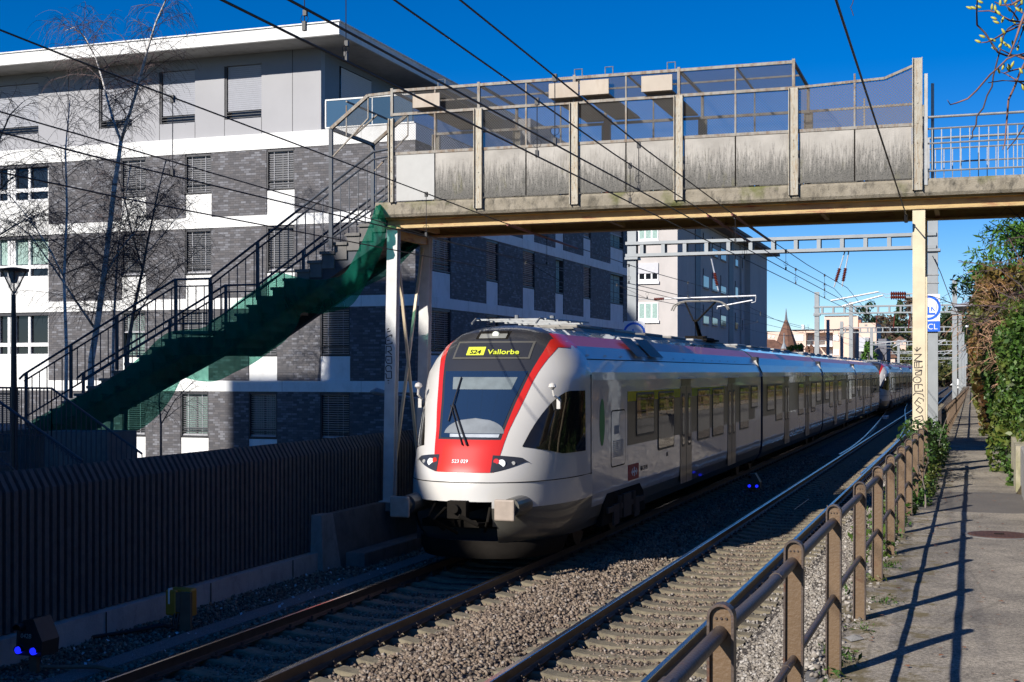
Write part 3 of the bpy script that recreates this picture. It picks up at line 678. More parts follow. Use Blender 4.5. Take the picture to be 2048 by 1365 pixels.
for y in(BY0,BY1):
    top=[(-10.25,y,7.33),(-10.65,y,7.28),(B[0],y,B[1]+1.02),(Cc[0],y,Cc[1]+1.02),(D[0],y,D[1]+1.02),(D[0]-.12,y,D[1]+.92)]
    MB().tube(top,.025,8).build('handrail',m_stairsteel,st)
    low=[(p[0],p[1],p[2]-.14) for p in top[:-1]]
    MB().tube(low,.018,6).build('handrail',m_stairsteel,st)
    bot=[(-10.3,y,6.42),(B[0],y,B[1]+.14),(Cc[0],y,Cc[1]+.14),(D[0],y,D[1]+.12)]
    MB().tube(bot,.018,6).build('handrail',m_stairsteel,st)
    def zt(x):
        P=low
        for p,q in zip(P,P[1:]):
            if q[0]<=x<=p[0]: return p[2]+(q[2]-p[2])*(p[0]-x)/(p[0]-q[0])
        return P[-1][2]
    def zb(x):
        for p,q in zip(bot,bot[1:]):
            if q[0]<=x<=p[0]: return p[2]+(q[2]-p[2])*(p[0]-x)/(p[0]-q[0])
        return bot[-1][2]
    x=-10.4; base=None
    while x>-18.5:
        MB().box(x-.008,x+.008,y-.008,y+.008,zb(x),zt(x)).build('baluster',m_stairsteel,st); x-=.185
    for x in(-10.95 if y>24 else -11.75,B[0]+.0,Cc[0]+.02,-13.1,-16.3,-17.4,D[0]+.05):
        if x<-11 and x>-13.5 and y<24 and x>-12.5: continue
        MB().beam((x,y,zb(x)-.2),(x,y,zt(x)+.14),.055,.05).build('rail_post',m_stairsteel,st)
# canopy frame over the stair head
ca=yp(662,258,BY0); cb=yp(750,293,BY1); z1=ca[2]
for x,y in((ca[0],BY0),(ca[0],BY1)):
    zz=z1
    MB().beam((x,y,5.5 if y<24 else 5.4),(x,y,zz),.07,.06).build('canopy_post',m_stairsteel,st)
for y in (BY0-.0,BY1+.0):
    MB().beam((ca[0],y,z1),(-10.75,y,CT_-.02),.06,.06).build('canopy_rafter',m_galv,st); MB().beam((-10.75,y,CT_-.02),(-10.2,y,CT_),.05,.05).build('canopy_rafter',m_galv,st)
    MB().beam((ca[0]+.02,y,z1-.55),(-10.75,y,7.92),.025,.025).build('canopy_rafter',m_galv,st); MB().beam((ca[0]+.02,y,z1-.55),(ca[0]+.02,y,z1),.025,.025).build('canopy_rafter',m_galv,st)
    MB().beam((-11.2,y,z1+.42),(-11.2,y,z1-.15),.02,.02).build('canopy_rafter',m_galv,st); MB().beam((-10.75,y,7.92),(-10.75,y,CT_),.02,.02).build('canopy_rafter',m_galv,st)
MB().beam((ca[0],BY0,z1),(ca[0],BY1,z1),.07,.06).build('canopy_bar',m_stairsteel,st); MB().beam((-11.2,BY0,z1+.5),(-11.2,BY1,z1+.5),.03,.03).build('canopy_bar',m_galv,st)
MB().beam((-11.0,24.15,z1+.4),(ca[0],24.15,z1),.03,.03).build('canopy_bar',m_galv,st)
MB().poly([(ca[0],BY0,z1+.03),(-10.75,BY0,CT_),(-10.75,BY1,CT_),(ca[0],BY1,z1+.03)]).poly([(-10.75,BY0,CT_),(-10.2,BY0,CT_+.01),(-10.2,BY1,CT_+.01),(-10.75,BY1,CT_)]).build('canopy_mesh',m_wire,st)
MB().poly([(ca[0],BY0,z1),(-10.75,BY0,CT_-.03),(-10.75,BY0,7.93),(ca[0],BY0,z1-.52)]).build('canopy_mesh',m_wire,st)
# green net draped along the near side of the stairs
topc=[(764,402),(752,412),(738,452),(716,500),(690,545),(658,558),(628,560),(600,556),(560,546),(540,555),(510,580),(480,600),(450,625),(425,640),(408,655),(370,660),(340,664),(315,680),(290,705),(255,735),(225,755),(195,775),(165,790),(130,805),(100,822),(62,842)]
botc=[(768,406),(772,440),(768,490),(742,550),(706,608),(672,622),(640,628),(616,626),(602,628),(596,648),(570,682),(540,704),(505,728),(470,745),(435,762),(402,763),(370,757),(360,764),(342,798),(312,835),(278,860),(235,875),(190,890),(150,899),(112,882),(64,848)]
rows=[]; NN=len(topc)
def cr(P,t):
    i=min(int(t),len(P)-2); k=t-i; a=P[max(i-1,0)];b_=P[i];c_=P[i+1];d=P[min(i+2,len(P)-1)]
    return tuple(.5*((2*b_[j])+(c_[j]-a[j])*k+(2*a[j]-5*b_[j]+4*c_[j]-d[j])*k*k+(3*b_[j]-a[j]-3*c_[j]+d[j])*k**3) for j in(0,1))
for i in range(0,(NN-1)*8+1):
    t_=i/8; a=cr(topc,t_); c_=cr(botc,t_); row=[]
    for j in range(25):
        k=j/24; u=a[0]+(c_[0]-a[0])*k; v=a[1]+(c_[1]-a[1])*k
        fold=.05*mnoise.noise(Vector((t_*2.6,k*2.2,1)))+.035*mnoise.noise(Vector((t_*7,k*3,5)))+.07*math.sin(t_*4.1+k*3)*math.sin(k*3.1)+.035*math.sin(t_*9.3-k*5)+.05*math.sin(t_*2.2+k*9)*k
        y=22.98+max(0,1-t_/1.2)*.5-.22*math.sin(k*math.pi)*(.6+.4*math.sin(t_*1.7))+fold+.25*k*k
        row.append(yp(u,v,y))
    rows.append(row)
mb=MB(); mb.grid(rows); nn=mb.build('green_net',m_net,smooth=True); tag(nn,'green debris netting sagging in scallops under the staircase','netting')
# second layer: the far edge of the sheet, seen past the post and below the near folds
rw2=[]
for i in range(24):
    k=i/23; u=842-230*k; a_=(u,470+150*k-18*math.sin(k*3.1)); c_=(u,486+ (628-486)*k+26*math.sin(k*3.14)*(1+.3*math.sin(k*9)))
    rw2.append([yp(a_[0]+(c_[0]-a_[0])*j/8,a_[1]+(c_[1]-a_[1])*j/8,24.75+.12*math.sin(i*.9+j*.8)+.1*math.sin(j*1.3)) for j in range(9)])
mb2=MB(); mb2.grid(rw2); nf=mb2.build('far_fold',m_net,nn,smooth=True)
# landing platform at the foot of the stairs, its steps, railings
pl=thing('stair_foot_platform','dark concrete landing and steps at the foot of the bridge staircase','platform',(-20,20,0))
MB().box(-27,-18.2,21.4,25.2,-.5,1.98).build('slab',m_concd,pl)
for k in range(9): MB().box(-27+.0*k,-17.4+.12*k,20.3-.02*k,21.38,-.5,1.62-.21*k-.001*k).build('step',m_concd,pl)
MB().box(-17.29,-15.8,22.2,23.15,-.5,1.98).build('block',m_concd,pl)
lr=thing('descending_railing','thin dark railing sloping down in front of the netting at far left','railing',(-18,20,0))
def railrun(P0,P1,parent,n,hgt,sl_r=.02):
    P0=Vector(P0);P1=Vector(P1)
    MB().tube([P0,P1],sl_r,6).build('rail',m_stairsteel,parent); MB().tube([P0-Vector((0,0,hgt)),P1-Vector((0,0,hgt))],.012,6).build('rail',m_stairsteel,parent)
    for k in range(n+1):
        p=P0.lerp(P1,k/n); MB().box(p.x-.007,p.x+.007,p.y-.007,p.y+.007,p.z-hgt-.05,p.z).build('baluster',m_stairsteel,parent)
railrun(yp(-60,775,20.2),yp(103,777,20.2),lr,22,.85); railrun(yp(103,777,20.2),yp(284,908,20.2),lr,18,.95)
lr2=thing('descending_railing','nearest thin railing sloping down at the left edge above the ribbed barrier','railing',(-17,18,0))
railrun(yp(-60,762,18.6),yp(165,922,18.6),lr2,24,.95,.024)
# street lamp
sp=yp(28,862,19.9); lamp=thing('street_lamp','dark street lamp with a v-shaped glass lantern at far left','street lamp',(sp[0],19.9,0))
lx=sp[0]; zt_=yp(22,590,19.9)[2]; z9=yp(22,542,19.9)[2]
MB().tube([(lx,19.9,-.4),(lx,19.9,2.4),(lx-.01,19.9,zt_)],[.07,.06,.04],10).build('pole',m_black,lamp)
MB().tube([(lx,19.9,zt_-.05),(lx,19.9,zt_),(lx,19.9,z9)],[.03,.05,.20],14,cap=False).build('glass_cone',veil('lamp_glass_cone',(.25,.27,.28),.35,.2),lamp)
mb=MB()
for a in range(4): 
    c_,s_=math.cos(a*1.571+.7),math.sin(a*1.571+.7); mb.tube([(lx,19.9,zt_),(lx+.21*c_,19.9+.21*s_,z9)],.013,5)
mb.build('frame',m_black,lamp); MB().tube([(lx,19.9,z9-.02),(lx,19.9,z9+.03),(lx,19.9,z9+.06)],[.25,.26,.05],20).build('hood',m_black,lamp); MB().tube([(lx,19.9,z9-.22),(lx,19.9,z9-.02)],[.05,.11],12).build('lamp_unit',m_grey,lamp)
# yellow axle counter box
q=gp(367,1262,-.2); ax=thing('trackside_box','yellow trackside box on a brown steel post with hanging cables','trackside box',(q[0],q[1],-.2))
Zb=lambda x,y:(180+x/5.12,1160+y/5.12)
a=yp(*Zb(965,520),q[1]); tp=yp(*Zb(1000,130),q[1]); x1=yp(*Zb(1028,300),q[1])[0]; x0=yp(*Zb(918,300),q[1])[0]; xb=yp(*Zb(865,300),q[1])[0]
MB().box(x0,x1,q[1],q[1]+.05,-.4,tp[2]).build('post',m_rustbox,ax,bevel=.004); zb_=yp(*Zb(900,345),q[1])[2]
MB().box(xb,x0+.02,q[1]-.012,q[1]-.001,zb_+.02,tp[2]-.005).build('back_plate',m_rustbox,ax)
mb=MB(); yl=yp(*Zb(800,300),q[1]+.05)[0]; mb.box(yl,x1-.02,q[1]+.055,q[1]+.20,zb_-.05,tp[2]+.035); mb.build('case',m_yellowbox,ax,bevel=.025)
MB().box(yl+.05,yl+.07,q[1]-.03,q[1]+.05,zb_+.12,zb_+.32).build('label_strip',m_signw,ax); MB().box(yl+.0,xb+.03,q[1]-.02,q[1]+.05,zb_-.03,tp[2]+.02).build('cover',m_yellowbox,ax,bevel=.02)
for k in(0,.05): MB().tube([(x0-.07+k,q[1],zb_+.0),(x0-.08+k,q[1]-.03,zb_-.2),(x0-.2+k,q[1]-.12,-.12),(x0-.5,q[1]-.4-k,-.17),(x0-1.0,q[1]-1.2,-.19),(x0-1.2,q[1]-2.2-k,-.19)],.022,7).build('cable',m_black,ax)
# dwarf signals
def dwarf(loc,label,s=1.,txt=True):
    x,y,z=loc; d=thing('dwarf_signal',label,'shunting signal',loc,'low shunting signals')
    L=lambda a,b_,c_:(x+a*s,y+b_*s,z+c_*s)
    MB().box(x-.05*s,x+.05*s,y+.08*s,y+.14*s,z-.15,z+.20*s).build('stand',m_rustbox,d)
    # housing: sloping front, gable top
    mb=MB(); w=.17
    A_=[L(-w,0,.20),L(w,0,.20),L(w,.02,.36),L(.03,.05,.60),L(-.10,.05,.58),L(-w,.03,.50)]
    B_=[(p[0],p[1]+.30*s,p[2]) for p in A_]
    mb.poly(A_[::-1]); mb.poly(B_)
    for i in range(6): j=(i+1)%6; mb.poly([A_[i],A_[j],B_[j],B_[i]])
    mb.build('housing',m_black,d,bevel=.012*s,fixn=True)
    for q in((-.11,.26),(.09,.26)):
        MB().tube([L(q[0],.0,q[1]),L(q[0],-.04,q[1])],.040*s,14).build('lamp',m_bluelamp,d)
        n=12; mb=MB(); rows=[[L(q[0]+.05*math.cos(t),yy,q[1]+.05*math.sin(t)) for t in [math.pi*(k/n)*1.2-.3 for k in range(n+1)]] for yy in(.01,-.045)]; mb.grid(rows); mb.build('hood',m_black,d)
    mb=MB(); rows=[[L(-.11+.05*math.cos(t),yy,.50+.05*math.sin(t)) for t in [math.pi*k/12*1.3-.4 for k in range(13)]] for yy in(.03,-.06)]; mb.grid(rows); mb.build('hood',m_black,d)
    MB().tube([L(-.11,.03,.50),L(-.11,.0,.50)],.035*s,12).build('lamp',m_dark,d,label='unlit upper lamp')
    if txt:
        t_=textobj('042B',.07*s,m_grey,'number'); t_.parent=d; t_.location=(-.04*s,.012*s,.39*s); t_.rotation_euler=(R(80),0,0)
    return d
q=gp(68,1330,-.12); dwarf((q[0],q[1]-.1,-.2),'black low signal with two blue lights beside the ribbed barrier',1.)
q=gp(1507,988,-.15); dwarf((q[0],q[1],-.2),'small black low signal with two blue lights between the tracks',1.,False)
mb=MB(); q=gp(68,1345,-.18); mb.tube([(q[0]+.15,q[1]-.05,-.1),(q[0]+.6,q[1]+.3,-.14),(q[0]+1.0,q[1]+.25,-.17),(q[0]+1.5,q[1]-.1,-.19)],.025,7); tag(mb.build('ground_cable',m_rustbox),'brown cable running from the low signal to the rail','cable')
# blue scraps of litter
# ================= train =================
PROF=[(1.25,.42),(1.36,.60),(1.40,.80),(1.42,1.02),(1.42,3.00),(1.405,3.14),(1.30,3.37),(1.12,3.60),(.88,3.80),(.55,3.92),(.0,3.97)]
def carmesh(y0,y1,parent,sk0=.9):
    mb=MB(); pr=[(x,z) for x,z in PROF]; full=pr+[(-x,z) for x,z in pr[-2::-1]]
    nY=max(2,int((y1-y0)/1.0)); rows=[]
    for i in range(nY+1):
        y=y0+(y1-y0)*i/nY
        rows.append([(XA+x,y,z) for x,z in full])
    n=len(full)
    def fm(i,j):
        k=j if j<n//2 else n-2-j
        return [3,3,0,0,0,1,1,2,4,4][k]
    mb.grid(rows,fm=fm); mb.poly(rows[0],4); mb.poly(rows[-1][::-1],4); mb.poly([rows[0][0],rows[-1][0],rows[-1][-1],rows[0][-1]],3)
    return mb.build('carriage_body',[m_tsilver,m_troofw,m_tredr,m_tskirt,m_troof],parent)
def rrect(y0,y1,z0,z1,r,n=4):
    out=[]
    for cy,cz,a0 in((y1-r,z1-r,0),(y0+r,z1-r,90),(y0+r,z0+r,180),(y1-r,z0+r,270)):
        for k in range(n+1):
            a=R(a0+90*k/n); out.append((cy+r*math.cos(a),cz+r*math.sin(a)))
    return out
def window(body,y0,y1,z0,z1,side=1,name='window'):
    x=XA+side*1.42; mb=MB()
    mb.prism(rrect(y0,y1,z0,z1,.07),'x',x-.01*side,x+.014*side,0); g_=rrect(y0+.045,y1-.045,z0+.045,z1-.045,.05)
    mb.poly([(x+.016*side,p[0],p[1]) for p in (g_ if side>0 else g_[::-1])],1)
    return mb.build(name,[m_black,m_tglass],body)
def door(body,yc,side=1,step=True):
    x=XA+side*1.42; w=.66; mb=MB(); mb.box(min(x,x+.008*side),max(x,x+.008*side),yc-w,yc+w,.62,2.82); d=mb.build('door',m_door,body)
    for s in(-1,1):
        mb=MB(); mb.prism(rrect(yc+s*.34-.16,yc+s*.34+.16,1.45,2.66,.08),'x',x,x+.014*side,0); mb.poly([(x+.016*side,p[0],p[1]) for p in rrect(yc+s*.34-.12,yc+s*.34+.12,1.5,2.61,.06)],1); mb.build('door_window',[m_black,m_tglass],d)
    MB().box(min(x,x+.011*side),max(x,x+.011*side),yc-.012,yc+.012,.62,2.82).build('door_seam',m_black,d)
    MB().box(min(x,x+.006*side),max(x,x+.006*side),yc-w+.1,yc+w-.1,2.83,3.0).build('door_sign',m_tband,d)
    MB().box(min(x,x+.05*side),max(x,x+.05*side),yc-w-.25,yc+w+.25,2.99,3.02).build('drip_rail',m_arm,d)
def band(body,y0,y1,z0,z1,mat,side=1,off=.004,name='window_band'):
    x=XA+side*1.42; MB().box(min(x,x+off*side),max(x,x+off*side),y0,y1,z0,z1).build(name,mat,body)
def bogie(parent,yc):
    bg=MB(); 
    for s in(-1,1):
        bg.box(XA+s*1.0-.06,XA+s*1.0+.06,yc-1.75,yc+1.75,.42,.60); bg.box(XA+s*1.05-.09,XA+s*1.05+.09,yc-.3,yc+.3,.3,.8)
        for k in(-1.25,1.25): bg.box(XA+s*1.05-.08,XA+s*1.05+.08,yc+k-.16,yc+k+.16,.28,.62); bg.tube([(XA+s*1.08,yc+k*.8,.35),(XA+s*1.08,yc+k*.8,.75)],.07,8)
    o=bg.build('bogie',m_dark,parent)
    for k in(-1.25,1.25):
        for s in(-1,1): MB().tube([(XA+s*.70,yc+k,.40),(XA+s*.72,yc+k,.40),(XA+s*.735,yc+k,.40),(XA+s*.86,yc+k,.40)],[.44,.44,.40,.40],24).build('wheel',m_rail,o)
NY=2.5
def itp(tab,z):
    if z<=tab[0][0]: return tab[0][1]
    for (a,b_),(c_,d) in zip(tab,tab[1:]):
        if z<=c_: return b_+(d-b_)*(z-a)/(c_-a)
    return tab[-1][1]
def smooth(tab,z,h=.06): return sum(itp(tab,z+k*h) for k in(-1,-.5,0,.5,1))/5
YF=[(.3,20.35),(.6,20.0),(1.0,19.88),(1.4,19.92),(1.6,20.0),(2.0,20.2),(2.5,20.52),(3.0,20.88),(3.4,21.2),(3.7,21.5),(3.85,21.75),(3.93,22.05),(3.97,22.5)]
WF=[(z,x) for x,z in PROF]
YB=22.6
class Cab:
    """nose shell in unit coordinates: YB = where the cab meets the saloon"""
    def __init__(s,base=0.,flip=False): s.b=base; s.flip=flip
    def S(s,x,z,off=0.):
        """point on the front for lateral x (from the centre line); |x|<w"""
        w=itp(WF,z); k=min(abs(x)/w,1) if w>1e-4 else 0; c_=max(0,1-k**NY)**(1/NY)
        return s.P(x,YB-(YB-smooth(YF,z))*c_,z,off,k)
    def T(s,y,z,side,off=0.):
        """point on the flank for a given y"""
        w=itp(WF,z); yf=smooth(YF,z); q=min(1,max(0,(YB-y)/(YB-yf))); k=max(0,1-q**NY)**(1/NY)
        return s.P(side*w*k,y,z,off,k)
    def P(s,x,y,z,off,k):
        if off:
            a=k**2.2; sx=1 if x>0 else -1
            y-=off*(1-a)+off*.3; x+=sx*off*a; z+=off*.3 if z>3.2 else 0
        return (XA+x,y,z)
def cab(unit,front=True):
    cb=Cab(); 
    zs=[.42,.5,.6,.7,.8,.9,1.0,1.1,1.2,1.3,1.4,1.5,1.6,1.8,2,2.2,2.4,2.6,2.8,3.0,3.14,3.25,3.37,3.48,3.6,3.7,3.8,3.86,3.92,3.95]
    NA=34; rows=[]
    for z in zs:
        w=itp(WF,z); yf=smooth(YF,z); r=[]
        for i in range(-NA,NA+1):
            ph=math.pi/2*i/NA; sx=1 if i>0 else -1
            r.append((XA+sx*w*abs(math.sin(ph))**(2/NY),YB-(YB-yf)*max(0,math.cos(ph))**(2/NY),z))
        rows.append(r)
    mb=MB()
    def fm(i,j):
        if zs[i]<.95: return 1
        return 0
    keep=[i for i,z in enumerate(zs)]
    mb.grid(rows,fm=fm)
    # cut the coupler opening: drop front faces between z .6 and 1.15 and |x|<.62
    F2=[];M2=[]
    for f,m_ in zip(mb.f,mb.m):
        c_=[sum(mb.v[i][k] for i in f)/4 for k in range(3)]
        if .42<c_[2]<1.14 and (-.52<c_[0]-XA<.52 or (c_[0]-XA<.0 and c_[2]<1.1 and c_[1]<20.9)) : continue
        F2.append(f);M2.append(m_)
    mb.f=F2;mb.m=M2
    mb.poly(rows[-1],2)
    body=mb.build('cab_shell',[m_twhite,m_tskirt,m_troof],unit,smooth=True)
    # helper making a patch between left/right x-curves over z
    def patch(name,l,r,z0,z1,mat,off,nz=22,nx=14,par=body):
        rw=[]
        for i in range(nz+1):
            z=z0+(z1-z0)*i/nz; a=l(z) if callable(l) else l; b_=r(z) if callable(r) else r
            rw.append([cb.S(a+(b_-a)*j/nx,z,off) for j in range(nx+1)])
        mb=MB(); mb.grid(rw); return mb.build(name,mat,par,smooth=True)
    RO=[(1.56,.50),(1.82,.56),(2.19,.62),(2.65,.745),(3.0,.83),(3.13,.87),(3.3,.93),(3.47,1.0),(3.6,1.02),(3.70,1.0)]
    RI=[(1.56,.44),(1.82,.50),(2.19,.555),(2.65,.645),(3.0,.735),(3.13,.765),(3.3,.815),(3.47,.86),(3.6,.875),(3.70,.87)]
    ro=lambda z: smooth(RO,z); ri=lambda z: smooth(RI,z)
    for s in(1,-1):
        if s>0: patch('red_stripe',ri,ro,1.56,3.70,m_tred,.008,40,6)
        else: patch('red_stripe',lambda z:-ro(z),lambda z:-ri(z),1.56,3.70,m_tred,.008,40,6)
    patch('red_panel',lambda z:-ri(z),ri,1.555,2.06,m_tred,.007,14,20)
    mask=patch('black_mask',lambda z:-ri(z),ri,2.06,3.70,m_tblack,.006,30,20)
    patch('windscreen',lambda z:-ri(z)+.05,lambda z:ri(z)-.05,2.09,3.16,m_tfront,.012,24,20)
    patch('sun_visor',lambda z:-ri(z)+.22,lambda z:ri(z)-.16,2.86,3.06,M('visor_grey',(.15,.18,.19),.4),.015,4,14)
    patch('dash_line',lambda z:-ri(z)+.22,lambda z:ri(z)-.05,2.10,2.15,M('dash_pale',(.42,.45,.48),.3,coat=1),.015,2,14)
    rw=[]
    for i in range(9):
        z=2.16+.24*i/8; hw=.50*math.sqrt(max(0,1-(i/8)**2)); rw.append([cb.S(.06-hw+2*hw*j/12,z,.015) for j in range(13)])
    mb=MB(); mb.grid(rw); mb.build('dashboard_glare',M('dash_dome_glare',(.16,.18,.20),.5),body,smooth=True)  # dashboard dome with its sun glare painted in as paler grey
    # upper cap in dark paint up to the roof
    def capx(z): 
        w=itp(WF,z); return min(.95*w,.93)
    patch('roof_cap',lambda z:-capx(z),capx,3.70,3.95,m_tblack,.008,10,20)
    # red corner carrying on into the roof band
    for s in(1,-1):
        rw=[]
        for i in range(13):
            z=3.56+.245*i/12; rw.append([cb.S(s*(a),z,.009) if a<itp(WF,z)*.985 else (XA+s*(itp(WF,z)+.009),20.9+1.7,z) for a in [ (.93 if z<3.7 else min(.93,.9*itp(WF,z)))+(itp(WF,z)-(.93 if z<3.7 else min(.93,.9*itp(WF,z))))*j/6 for j in range(7)]])
        mb=MB(); mb.grid(rw); mb.build('red_corner',m_tred,body,smooth=True)
    # destination display
    dl=patch('display_frame',-.66,.70,3.36,3.66,m_tskirt,.016,5,14,mask)
    patch('display_glass',-.62,.66,3.39,3.63,m_tblack,.020,5,14,mask)
    if front:
        patch('display_route',-.40,-.08,3.42,3.56,m_led,.024,3,6,mask)
        def text(body_,size,x,z,mat,off,par,name,bold=.0):
            o=textobj(body_,size,mat,name,bold); o.parent=par; p=cb.S(x,z,off); p2=cb.S(x,z+.1,off); px=cb.S(x+.1,z,off)
            o.location=Vector(p)-wl(unit); zz=Vector((p2[0]-p[0],p2[1]-p[1],p2[2]-p[2])).normalized(); xx=Vector((px[0]-p[0],px[1]-p[1],0)).normalized(); nn_=xx.cross(zz)
            o.rotation_euler=Matrix((xx,nn_.cross(xx),nn_)).transposed().to_euler(); return o
        text('S24',.14,-.24,3.44,m_black,.030,mask,'display_text',.003); text('Vallorbe',.158,.26,3.435,m_led,.030,mask,'display_text',.002)
        text('523 029',.085,-.06,1.70,m_signw,.016,body,'number',.001)
    # top lamp recess
    patch('lamp_recess',-.34,.24,3.70,3.84,m_dark,.014,3,8,mask)
    patch('lamp_reflector',-.28,.20,3.71,3.79,M('reflector_grey',(.22,.22,.20),.3),.02,3,8,mask)
    p=cb.S(.0,3.77,.03); MB().tube([(p[0],p[1]+.05,p[2]),(p[0],p[1]-.015,p[2]-.0)],.055,18).build('top_light',emis('marker_lens_glow',(.75,.78,.68),.55),mask)  # mild glow added to the lens in place of its reflection
    # headlights
    for s in(1,-1):
        rw=[]; nx=16
        for j in range(nx+1):
            k=j/nx; a=.455+k*(.51); # lateral run
            za=1.56+.09*k+.10*k**2.2; zb=1.825-.02*k-.045*k**2
            if k>.8: zb-= (k-.8)*.3; 
            za=min(za,zb-.01)
            rw.append([cb.S(s*(a if a<1.3 else 1.3),za+(zb-za)*i/6,.014) for i in range(7)])
        mb=MB(); mb.grid(rw if s>0 else [r[::-1] for r in rw]); hl=mb.build('headlight',m_tblack,body,smooth=True)
        for (a,z,r_,mt) in((.60,1.70,.062,m_lens),(.52,1.73,.045,m_tred),(.76,1.70,.03,m_grey)):
            p=cb.S(s*a,z,.018); n_=Vector((s*.25,-1,.1)).normalized()
            MB().tube([Vector(p)-n_*.02,Vector(p)+n_*.006],r_,18).build('lamp',mt,hl)
    # flank window
    for s in(1,-1):
        rw=[]; n=18
        for i in range(n+1):
            k=i/n; y=20.47+(22.16-20.47)*k
            zb=1.95-.14*min(1,k*2.2)+.0; zt=1.96+ (2.83-1.96)*(1-(1-min(1,k*1.45))**1.7)
            rw.append([cb.T(y,zb+(zt-zb)*j/10,s,.010) for j in range(11)])
        mb=MB(); mb.grid(rw if s<0 else [r[::-1] for r in rw]); mb.build('cab_side_window',m_tglass,body,smooth=True)
        # door outline
        x=XA+s*1.425
        mb=MB(); 
        for (ya,za,yb_,zb) in((22.50,1.38,22.50,3.1),):
            mb.box(min(x,x-.01*s),max(x,x-.01*s)+.002,ya-.008,ya+.008,za,zb)
        mb.build('door_seam',m_dark,body)
        # mirror / horn dome
        p=cb.T(21.15,2.86,s,.0); q_=Vector(p)+Vector((s*.16,-.14,.04))
        mb=MB(); mb.tube([q_+Vector((0,0,-.04)),q_+Vector((0,0,.0)),q_+Vector((0,0,.05)),q_+Vector((0,0,.07))],[.02,.065,.05,.01],12)
        mb.tube([q_,q_+Vector((s*.02,.03,-.14)),q_+Vector((s*.05,.22,-.20))],.018,6); mb.box(q_.x+s*.05-.03,q_.x+s*.05+.03,q_.y+.18,q_.y+.24,q_.z-.36,q_.z-.2); mb.build('mirror',m_twhite,body,smooth=False)
    # seam lines round the nose
    for z,r_ in((1.40,.012),):
        pts=[cb.S(1.40*math.sin(math.pi/2*i/30),z,.004) for i in range(-30,31)]; MB().tube([cb.T(22.55,z,-1,.002)]+pts+[cb.T(22.55,z,1,.002)],.007,4).build('panel_seam',m_dark,body)
    # coupler bay, buffers, plough
    mb=MB(); mb.box(XA-1.2,XA+.9,21.0,22.5,.35,1.14); mb.build('coupler_bay',m_black,body)
    mb=MB(); mb.box(XA-.10,XA+.10,19.85,20.7,.92,1.06); mb.box(XA-.17,XA+.15,19.76,19.92,.84,1.12); mb.tube([(XA-.02,19.78,1.0),(XA-.02,19.68,1.0)],.07,12); mb.tube([(XA-.5,20.2,1.1),(XA-.52,19.85,.85),(XA-.35,20.1,.62)],.028,6); mb.tube([(XA+.42,20.2,1.1),(XA+.46,19.9,.8),(XA+.3,20.2,.6)],.028,6); mb.box(XA-.9,XA+.5,20.5,20.7,.62,.74); mb.tube([(XA+.05,19.7,.9),(XA+.3,19.85,.75),(XA+.35,20.5,.7)],.035,6); mb.tube([(XA-.3,20.3,1.05),(XA-.45,19.9,.8),(XA-.2,20.3,.55)],.03,6); mb.build('coupler',m_dark,body,bevel=.01)
    for s in(1,-1):
        bx=XA+s*.87
        bf=MB().box(bx-.165,bx+.165,19.50,19.55,.86,1.19).build('buffer',M('buffer_plate',(.33,.27,.22),.6,var=.15),body,bevel=.03)
        MB().tube([(bx,19.55,1.04),(bx,19.80,1.04),(bx,19.80,1.04),(bx,20.5,1.04)],[.10,.10,.145,.16],18).build('buffer_stem',m_tskirt,bf)
    rw=[]
    for z,yf,w in((.16,20.25,1.15),(.30,20.18,1.2),(.44,20.28,1.24)):
        rw.append([(XA+w*math.sin(math.pi/2*i/14),yf+1.5*(1-math.cos(math.pi/2*i/14))**1.3,z) for i in range(-14,15)])
    mb=MB(); mb.grid(rw); mb.build('snow_plough',m_dark,body,smooth=True)
    # corner grey behind buffer
    # wiper
    mb=MB(); p0=cb.S(.02,1.98,.04); p1=cb.S(-.38,2.62,.05); p2=cb.S(-.36,3.06,.04); mb.tube([p0,p1],.017,6); mb.tube([cb.S(-.06,1.98,.04),cb.S(-.42,2.60,.05)],.010,6); mb.tube([cb.S(-.40,2.35,.035),p1,p2],.013,6); mb.build('wiper',m_black,body)
    return body
def yside(u,X=-6.21): return xp(u,700,X)[1]
